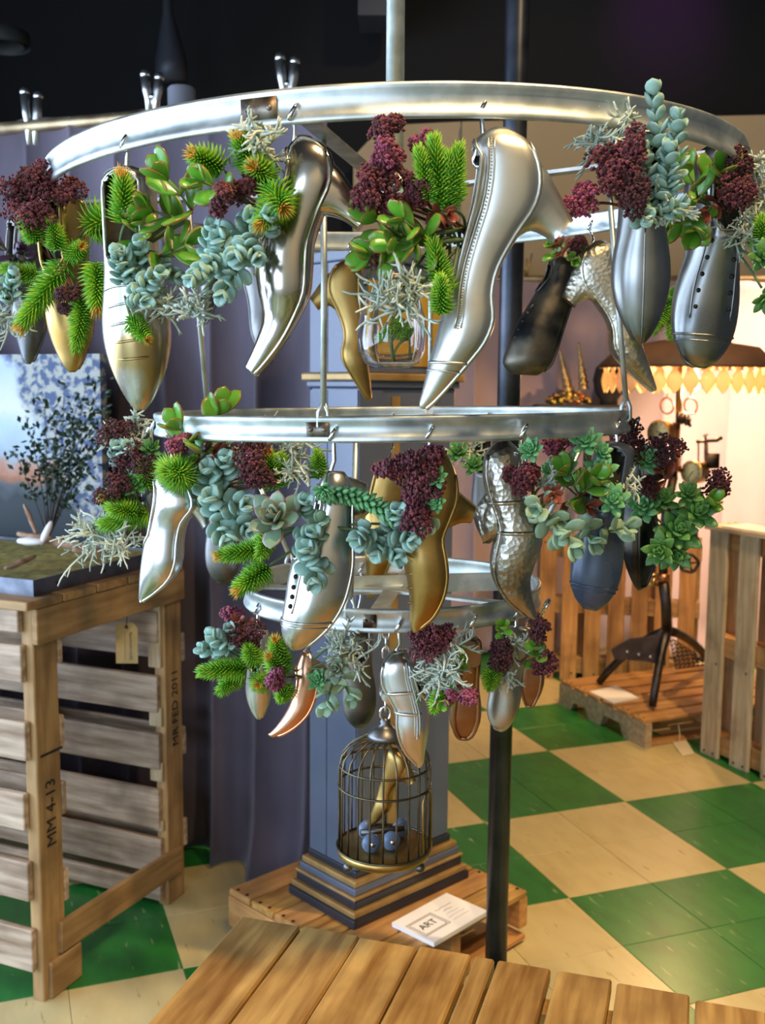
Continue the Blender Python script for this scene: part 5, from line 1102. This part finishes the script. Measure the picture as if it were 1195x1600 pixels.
# leather skirt with three studs between two legs
a = P(958, 1012, YL - .02); b = P(1035, 1000, YL - .03); mb = MB()
pts = [P(955, 1015, YL - .03), P(985, 998, YL - .03), P(1040, 992, YL - .03), P(1040, 1040, YL - .03), P(1005, 1033, YL - .03), P(960, 1030, YL - .03)]
mb.rings([[p for p in pts], [p + Vector((0, .012, 0)) for p in pts]]); sk = lpart(mb, 'leather_skirt', M['leather'], None, False)
for x, y in ((980, 1018), (998, 1022), (1016, 1026)): mb = MB(); mb.ball(P(x, y, YL - .032), .009, seg=10, rows=6); lpart(mb, 'stud', M['chrome'], sk)
# wire mesh guard on the other side
mb = MB(); A, B, Cc = P(1046, 995, YL - .02), P(1056, 1045, YL - .05), P(1112, 1038, YL + .02)
for i in range(9):
    f = i / 8; mb.tube([A.lerp(B, f), A.lerp(Cc, f) if i else A + Vector((.004, 0, 0))], .003, 5); mb.tube([B.lerp(Cc, f), A.lerp(Cc, f)], .003, 5)
    mb.tube([A.lerp(B, f), B.lerp(Cc, 1 - f) if f < 1 else Cc], .002, 4)
lpart(mb, 'mesh_guard', M['iron'], None, True, 'stuff')
mb = MB(); mb.tube([topj, P(1040, 940, YL), P(1036, 905, YL)], .026, 14); lpart(mb, 'post', M['iron'])
mb = MB(); mb.tube([P(1036, 908, YL), P(1036, 896, YL)], .031, 14); lpart(mb, 'copper_collar', M['cu'])
mb = MB(); mb.tube([P(1036, 898, YL), P(1036, 850, YL), P(1040, 800, YL), P(1052, 745, YL)], .022, 12); lpart(mb, 'pipe', M['iron'])
mb = MB(); mb.tube([P(1052, 748, YL), P(1057, 660, YL)], .019, 12); lpart(mb, 'pipe', M['iron'])
mb = MB(); p0, p1 = P(1055, 738, YL), P(1058, 688, YL); mb.tube([p0.lerp(p1, i / 160) + Vector((math.cos(i * .55) * .026, math.sin(i * .55) * .026, 0)) for i in range(161)], .0025, 5); lpart(mb, 'spring', M['cu'])
mb = MB(); mb.tube([P(1060, 662, YL), P(1061, 600, YL), P(1062, 560, YL)], .015, 12); lpart(mb, 'pipe', M['brass'])
mb = MB(); mb.ball(P(1068, 652, YL - .01), .03, 1, .8, .85, 12, 8)
for k in range(4): mb.tube([P(1060 + k * 6, 644 + k * 3, YL - .035), P(1058 + k * 6, 652 + k * 3, YL - .04), P(1060 + k * 6, 660 + k * 2, YL - .03)], .008, 6)
lpart(mb, 'knuckled_coupling', M['iron'])
def gauge(px, py, r, ax, name='gauge', drum=.055):
    c = P(px, py, YL - .03); ax = Vector(ax).normalized(); mb = MB(); mb.lathe([(r * .9, -drum), (r, -drum * .8), (r, 0), (r * 1.08, .002), (r * 1.08, .012), (r * .92, .014)], c, 24, ax); g = lpart(mb, name, M['brass'])
    mb = MB(); mb.lathe([(r * .92, .0), (r * .9, .013)], c, 24, ax); lpart(mb, 'dial', M['paper'], g)
    u, v = perp(ax); mb = MB(); mb.tube([c + ax * .015 - u * r * .2, c + ax * .015 + u * r * .6 + v * r * .3], .0022, 5)
    for k in range(9): d = u * math.cos(k * .6) + v * math.sin(k * .6); mb.tube([c + ax * .0145 + d * r * .7, c + ax * .0145 + d * r * .85], .0016, 4)
    lpart(mb, 'pointer', M['ink'], g, True, 'stuff')
gauge(1030, 676, .055, (-.75, -.65, 0)); gauge(1082, 738, .052, (-.7, -.7, .05), drum=.08)
mb = MB(); mb.tube([P(1054, 730, YL), P(1070, 735, YL), P(1082, 740, YL)], .012, 8); mb.tube([P(1080, 755, YL), P(1078, 790, YL), P(1045, 800, YL)], .011, 8); mb.tube([P(1052, 690, YL), P(1030, 680, YL)], .010, 8); lpart(mb, 'side_pipe', M['iron'])
mb = MB()
for x in (1091, 1103): mb.tube([P(x, 690, YL), P(x, 735, YL)], .004 if x < 1100 else .010, 6)
mb.tube([P(1088, 690, YL), P(1122, 688, YL)], .008, 8); mb.tube([P(1102, 690, YL), P(1102, 678, YL)], .006, 6); mb.tube([P(1116, 688, YL), P(1128, 684, YL)], .009, 8); mb.tube([P(1098, 681, YL), P(1106, 679, YL)], .004, 6); mb.box(P(1112, 720, YL), (.06, .04, .07)); lpart(mb, 'bracket', M['iron'], None, True, 'stuff')
# valve wheel
c = P(1076, 880, YL - .03); ax = Vector((-.35, -.93, 0)).normalized(); u, v = perp(ax); mb = MB(); rw = .042
mb.tube([c + (u * math.cos(2 * math.pi * i / 30) + v * math.sin(2 * math.pi * i / 30)) * rw * (1 + .06 * math.cos(5 * 2 * math.pi * i / 30)) for i in range(30)], .0075, 7, closed=True)
vw = lpart(mb, 'valve_wheel', M['iron'])
for k in range(5): mb = MB(); d = u * math.cos(k * 1.2566) + v * math.sin(k * 1.2566); mb.tube([c, c + d * rw], .005, 6); lpart(mb, 'spoke', M['iron'], vw)
mb = MB(); mb.tube([c - ax * .0, c - ax * .05, P(1045, 872, YL), P(1037, 868, YL)], .009, 8); lpart(mb, 'side_pipe', M['iron'])
mb = MB(); mb.tube([P(1087, 850, YL), P(1087, 828, YL), P(1070, 812, YL), P(1046, 806, YL)], .012, 8); lpart(mb, 'red_pipe', M['cu'])
mb = MB(); mb.ball(P(1017, 863, YL - .02), .022, .7, .7, 1.2, 12, 8); mb.tube([P(1019, 868, YL), P(1034, 872, YL)], .006, 6); lpart(mb, 'glass_knob', mat('milk_glass', (0.85, 0.87, 0.9), .1))
mb = MB(); mb.tube([P(1012, 897, YL - .02), P(1032, 899, YL - .02)], .007, 8); mb.tube([P(1021, 904, YL - .02), P(1021, 914, YL - .02)], .012, 8); mb.tube([P(1012, 913, YL - .02), P(1036, 914, YL)], .008, 8); lpart(mb, 'brass_tap', M['brass'])
# pull chains with rings
for x, y in ((1042, 634), (1079, 634)):
    a = P(x + 1, 590, YL - .08); b = P(x, 622, YL - .08); mb = MB()
    for i in range(12): mb.ball(a.lerp(b, i / 11), .0042, seg=6, rows=4)
    pc = lpart(mb, 'pull_chain', M['cu'], None, True, 'stuff')
    c = P(x, y, YL - .08); mb = MB(); mb.tube([c + Vector((math.cos(2 * math.pi * i / 24) * .030, math.sin(2 * math.pi * i / 24) * .012, math.sin(2 * math.pi * i / 24) * .036)) for i in range(24)], .0042, 6, closed=True); lpart(mb, 'pull_ring', M['cu'], pc)
# shade with cut-out fringe
sc_ = P(1072, 576, YL); SR = .40; zr_ = sc_.z
mb = MB(); prof = [(SR, zr_), (SR * 1.0, zr_ + .012), (SR * .80, zr_ + .095), (SR * .3, zr_ + .13), (.03, zr_ + .135)]
mb.lathe(prof, (sc_.x, YL, 0), 48, cap0=False); sh_ = lpart(mb, 'lamp_shade', M['shade']); sd = sh_.modifiers.new('t', 'SOLIDIFY'); sd.thickness = .004
mb = MB(); mb.tube([P(1062, 562, YL), Vector((sc_.x, YL, zr_ + .10))], .012, 8); lpart(mb, 'shade_arm', M['brass'])
m = bpy.data.materials.new('translucent_paper'); m.use_nodes = True; nt = m.node_tree; nt.nodes.remove(nt.nodes['Principled BSDF'])
d_ = nt.nodes.new('ShaderNodeBsdfDiffuse'); t_ = nt.nodes.new('ShaderNodeBsdfTranslucent'); mx = nt.nodes.new('ShaderNodeMixShader'); d_.inputs[0].default_value = (.85, .72, .5, 1); t_.inputs[0].default_value = (.9, .7, .42, 1)
nt.links.new(d_.outputs[0], mx.inputs[1]); nt.links.new(t_.outputs[0], mx.inputs[2]); nt.links.new(mx.outputs[0], nt.nodes['Material Output'].inputs[0]); M['fringe'] = m
mb = MB()
mb.lathe([(.004, 0), (.016, -.006), (.026, -.022), (.017, -.038), (.010, -.046), (.016, -.052), (.028, -.07), (.038, -.095), (.030, -.118), (.012, -.14), (.002, -.15)], (0, 0, 0), 12); fm = mb.mesh('fringe_drop', M['fringe'])
NFR = 34
for k in range(NFR):
    a = 2 * math.pi * (k + .3) / NFR; Mx = Matrix.Translation(Vector((sc_.x + SR * .93 * math.cos(a), YL + SR * .93 * math.sin(a), zr_ + .035)) - LO) @ Matrix.Rotation(a, 4, 'Z') @ Matrix.Diagonal((.35, 1, 1, 1))
    link('fringe_drop', fm, sh_, M=Mx)
m = mat('lit_bulb', (1, .8, .5), .4); m.node_tree.nodes['Principled BSDF'].inputs['Emission Color'].default_value = (1, .62, .28, 1); m.node_tree.nodes['Principled BSDF'].inputs['Emission Strength'].default_value = 30
bc = P(1085, 597, YL + .06); mb = MB(); mb.ball(bc, .032, 1, 1, 1.2, 14, 9); mb.lathe([(.014, .03), (.014, .07)], bc, 12); lpart(mb, 'bulb', m)
mb = MB(); mb.tube([bc + ZU * .06, Vector((sc_.x, YL, zr_ + .12))], .007, 6); lpart(mb, 'bulb_holder', M['brass'])
lamp('lamp_bulb_light', 'POINT', bc - ZU * .06, 42, (1, .60, .27), shadow_soft_size=.03)

# ------------------------------------------------------------------ gilt ornaments behind the middle hoop
YG = 5.95; g0 = P(888, 632, YG)
st = thing('display_stand', (g0.x + .12, YG, 0), 'slim black display stand topped by a round dark head form', 'stand')
mb = MB(); mb.lathe([(.16, 0), (.16, .02), (.03, .03), (.025, g0.z - .012)], st.location, 20); mb.build('post', M['black'], st, off=st.location)
mb = MB(); mb.box((g0.x + .06, YG, g0.z - .008), (.5, .22, .014)); mb.build('shelf', M['black'], st, False, off=st.location)
hp = P(952, 600, YG); mb = MB(); mb.lathe([(.05, g0.z), (.05, g0.z + .03), (.08, g0.z + .07), (.095, g0.z + .14), (.08, g0.z + .21), (.04, g0.z + .25), (.01, g0.z + .26)], (hp.x, YG, 0), 20); mb.build('head_form', M['black'], st, off=st.location)
cr_ = thing('gilt_crown', g0, 'gilt jewelled crown with two tall spires on the black stand', 'ornament')
mb = MB(); r_ = random.Random(31)
for i in range(160):
    a = r_.uniform(0, 6.28); rr = .125 * math.sqrt(r_.random()); mb.ball(g0 + Vector((rr * math.cos(a), rr * .7 * math.sin(a), .012 + r_.uniform(0, .10) * (1 - rr / .16))), r_.uniform(.007, .016), seg=6, rows=4, mi=0 if r_.random() < .7 else r_.choice((1, 2, 3)))
mb.build('jewelled_base', [M['brass'], mat('red_bead', (.4, .02, .02), .3), mat('yellow_bead', (.6, .45, .03), .3), mat('dark_bead', (.05, .03, .02), .3)], cr_, True, 'stuff', g0)
for (bx_, by_), (tx, ty) in (((890, 620), (874, 546)), ((912, 608), (904, 535))):
    b0, t0 = P(bx_, by_, YG), P(tx, ty, YG); mb = MB(); n = 22; mb.tube([b0.lerp(t0, i / n) for i in range(n + 1)], [(.026 * (1 - i / n) + .004) * (1.25 if i % 3 == 0 else .85) for i in range(n + 1)], 10); mb.build('spire', M['brass'], cr_, off=g0)
q = P(822, 444, 6.17); bfz = thing('brass_finial', (q.x, 6.17, 2.27), 'small pronged brass finial standing on the back drape rail', 'finial')
for k in (-1, 0, 1): mb = MB(); mb.tube([(0, 0, .0), (k * .016, 0, .05), (k * .03, 0, .10 + .03 * abs(k))], [.008, .006, .003], 6); mb.build('prong', M['brass'], bfz)

# ------------------------------------------------------------------ glass bulb terrarium
m = mat('clear_glass', (1, 1, 1), .02); m.node_tree.nodes['Principled BSDF'].inputs['Transmission Weight'].default_value = 1; m.node_tree.nodes['Principled BSDF'].inputs['IOR'].default_value = 1.45; M['glass'] = m
YB = 1.45; g = P(613, 510, YB); s_ = px2m(1, YB)
gb = thing('glass_bulb', g, 'clear glass bulb vase with greenery hanging beside the pewter boot', 'vase')
prof = [(4, -64), (26, -63), (42, -56), (51, -38), (54, -14), (51, 12), (43, 38), (32, 56), (22, 66), (19, 72), (22, 76)]
mb = MB(); mb.lathe([(r * s_, z * s_) for r, z in prof], (0, 0, 0), 36, cap0=True, cap1=False); gl = mb.build('glass', M['glass'], gb); sd = gl.modifiers.new('t', 'SOLIDIFY'); sd.thickness = .0025; sd.offset = -1
mb = MB(); mb.lathe([(22 * s_, 70 * s_), (24 * s_, 74 * s_), (22 * s_, 78 * s_)], (0, 0, 0), 24, cap0=False, cap1=False); mb.build('neck_ring', M['cu'], gb)
mb = MB(); hz = hub.z - g.z - .01
mb.tube([(-22 * s_, 0, 76 * s_), (-6 * s_, 0, 105 * s_), (0, 0, 118 * s_), (6 * s_, 0, 105 * s_), (22 * s_, 0, 76 * s_)], .0014, 5); mb.tube([(0, 0, 118 * s_), (0, 0, hz)], .0014, 5); mb.build('hanging_wire', M['chrome'], gb)
wv = 'the clear glass bulb'
plant('N', P(640, 560, YB), wv, P(638, 505, YB), P(598, 525, YB), .013); plant('N', P(612, 562, YB), wv, P(640, 530, YB), P(622, 505, YB), .012); plant('J', P(615, 565, YB), wv, P(615, 500, YB), P(625, 480, YB), .016)

# ------------------------------------------------------------------ birdcage with a gilt skate boot
YC = 1.70; cb = P(600, 1322, YC); ctop = P(600, 1152, YC); Rk = px2m(74, YC); Hh = ctop.z - cb.z
M['cagebr'] = metal('dark_brass_wire', (0.10, 0.085, 0.05), (0.20, 0.165, 0.10), .3, .5, 20)
bcg = thing('birdcage', cb, 'small round wire birdcage hung below the lowest hoop', 'birdcage')
mb = MB(); mb.lathe([(Rk * 1.0, -.012), (Rk * 1.04, -.006), (Rk * 1.04, .002), (Rk * .98, .004)], (0, 0, 0), 36); mb.build('base_tray', M['gold'], bcg)
for k in range(22):
    a = 2 * math.pi * (k + .4) / 22; pts = [Vector((Rk * math.cos(a), Rk * math.sin(a), z)) for z in (0, Hh * .3, Hh * .6, Hh * .74)]
    for f in (.25, .5, .75, 1): q = f * math.pi / 2; rr = Rk * (.22 + .78 * math.cos(q)); pts.append(Vector((rr * math.cos(a), rr * math.sin(a), Hh * .74 + Hh * .26 * math.sin(q))))
    mb = MB(); mb.tube(pts, .0017, 6); mb.build('bar', M['cagebr'], bcg)
for z, rr in ((Hh * .58, Rk * 1.012), (Hh * .02, Rk * 1.04), (Hh * .76, Rk * .985)):
    mb = MB(); mb.tube([Vector((rr * math.cos(2 * math.pi * i / 40), rr * math.sin(2 * math.pi * i / 40), z)) for i in range(40)], .0022, 6, closed=True); mb.build('band', M['cagebr'], bcg)
mb = MB(); mb.lathe([(Rk * .40, Hh - .002), (Rk * .38, Hh + .008), (Rk * .2, Hh + .018), (Rk * .1, Hh + .024), (Rk * .12, Hh + .03), (.002, Hh + .036)], (0, 0, 0), 24); mb.build('cap', M['darkcast'], bcg)
for a in (215, 325, 90): mb = MB(); mb.ball((Rk * .95 * math.cos(R(a)), Rk * .95 * math.sin(R(a)), -.018), .0085, seg=10, rows=6); mb.build('ball_foot', M['darkcast'], bcg)
ch = MB(); zc = Hh + .034; ztopc = ringpt('B', 0).z - .012 - cb.z; 
mb = MB(); mb.tube([(0, 0, zc + .012 + .014 * math.sin(2 * math.pi * i / 16)) if False else (.009 * math.cos(2 * math.pi * i / 16), 0, zc + .008 + .012 * math.sin(2 * math.pi * i / 16)) for i in range(16)], .0022, 6, closed=True); mb.build('hanging_loop', M['chrome'], bcg)
k = 0; z = zc + .022
while z < ztopc:
    mb = MB(); mb.tube([Vector((.006 * math.cos(2 * math.pi * i / 12) * (1 if k % 2 else 0), .006 * math.cos(2 * math.pi * i / 12) * (0 if k % 2 else 1), z + .012 * math.sin(2 * math.pi * i / 12))) for i in range(12)], .0018, 5, closed=True); mb.build('chain_link', M['chrome'], bcg); z += .018; k += 1
# door wire outline on the side of the cage
mb = MB(); mb.tube([Vector(((Rk + .003) * math.cos(R(a_)), (Rk + .003) * math.sin(R(a_)), z_)) for a_, z_ in ((322, .01), (322, Hh * .5), (330, Hh * .57), (342, Hh * .57), (350, Hh * .5), (350, .01))], .002, 5); mb.build('door_frame', M['gold'], bcg)
sk = thing('skate_boot', cb + ZU * .003, 'gilt roller-skate boot with blue-grey wheels inside the birdcage', 'skate')
sec = refine(TEMPL['heel']['sec'], 3); Lk_ = .15
mb = MB(); mb.rings([[ringpos(s2, 2 * math.pi * j / 18, Lk_) for j in range(18)] for s2 in sec]); 
hs = refine(TEMPL['heel']['heel'], 2); mb.rings([[ringpos(s2, 2 * math.pi * j / 12, Lk_) for j in range(12)] for s2 in hs])
RS = Matrix.Rotation(R(4), 4, 'Y') @ Matrix.Rotation(R(-25), 4, 'Z'); mb.v = [tuple(RS @ Vector(p) + Vector((.022, 0, .170))) for p in mb.v]; mb.build('boot', M['gold'], sk)
mb = MB(); mb.tube([(-.04, -.008, .024), (.034, .01, .026)], .006, 6); mb.build('truck', M['darkcast'], sk)
M['wheel'] = mat('blue_grey_wheel', (0.14, 0.20, 0.30), .35)
for x, y in ((-.022, -.034), (.012, -.024), (-.03, .02), (.03, .03)):
    mb = MB(); mb.lathe([(.006, -.007), (.015, -.006), (.0165, 0), (.015, .006), (.006, .007)], (x, y, .0175), 18, (.45, -.89, 0)); w_ = mb.build('wheel', M['wheel'], sk)
    mb = MB(); mb.lathe([(.005, -.0085), (.005, .0085)], (x, y, .0175), 10, (.45, -.89, 0)); mb.build('axle_cap', M['chrome'], w_)

# labels: look-alike sprigs in one shoe are told apart by their height
ORD = ['', 'second', 'third', 'fourth', 'fifth', 'sixth', 'seventh', 'eighth', 'ninth', 'tenth', 'eleventh', 'twelfth']
for (d0, wh), lst in PL.items():
    if len(lst) < 2: continue
    lst.sort(key=lambda q: -q[0])
    for i, (_, t) in enumerate(lst):
        t['label'] = f"{'uppermost' if i == 0 else 'lowest' if i == len(lst) - 1 else ORD[i] + ' highest'} {d0} in {wh}"
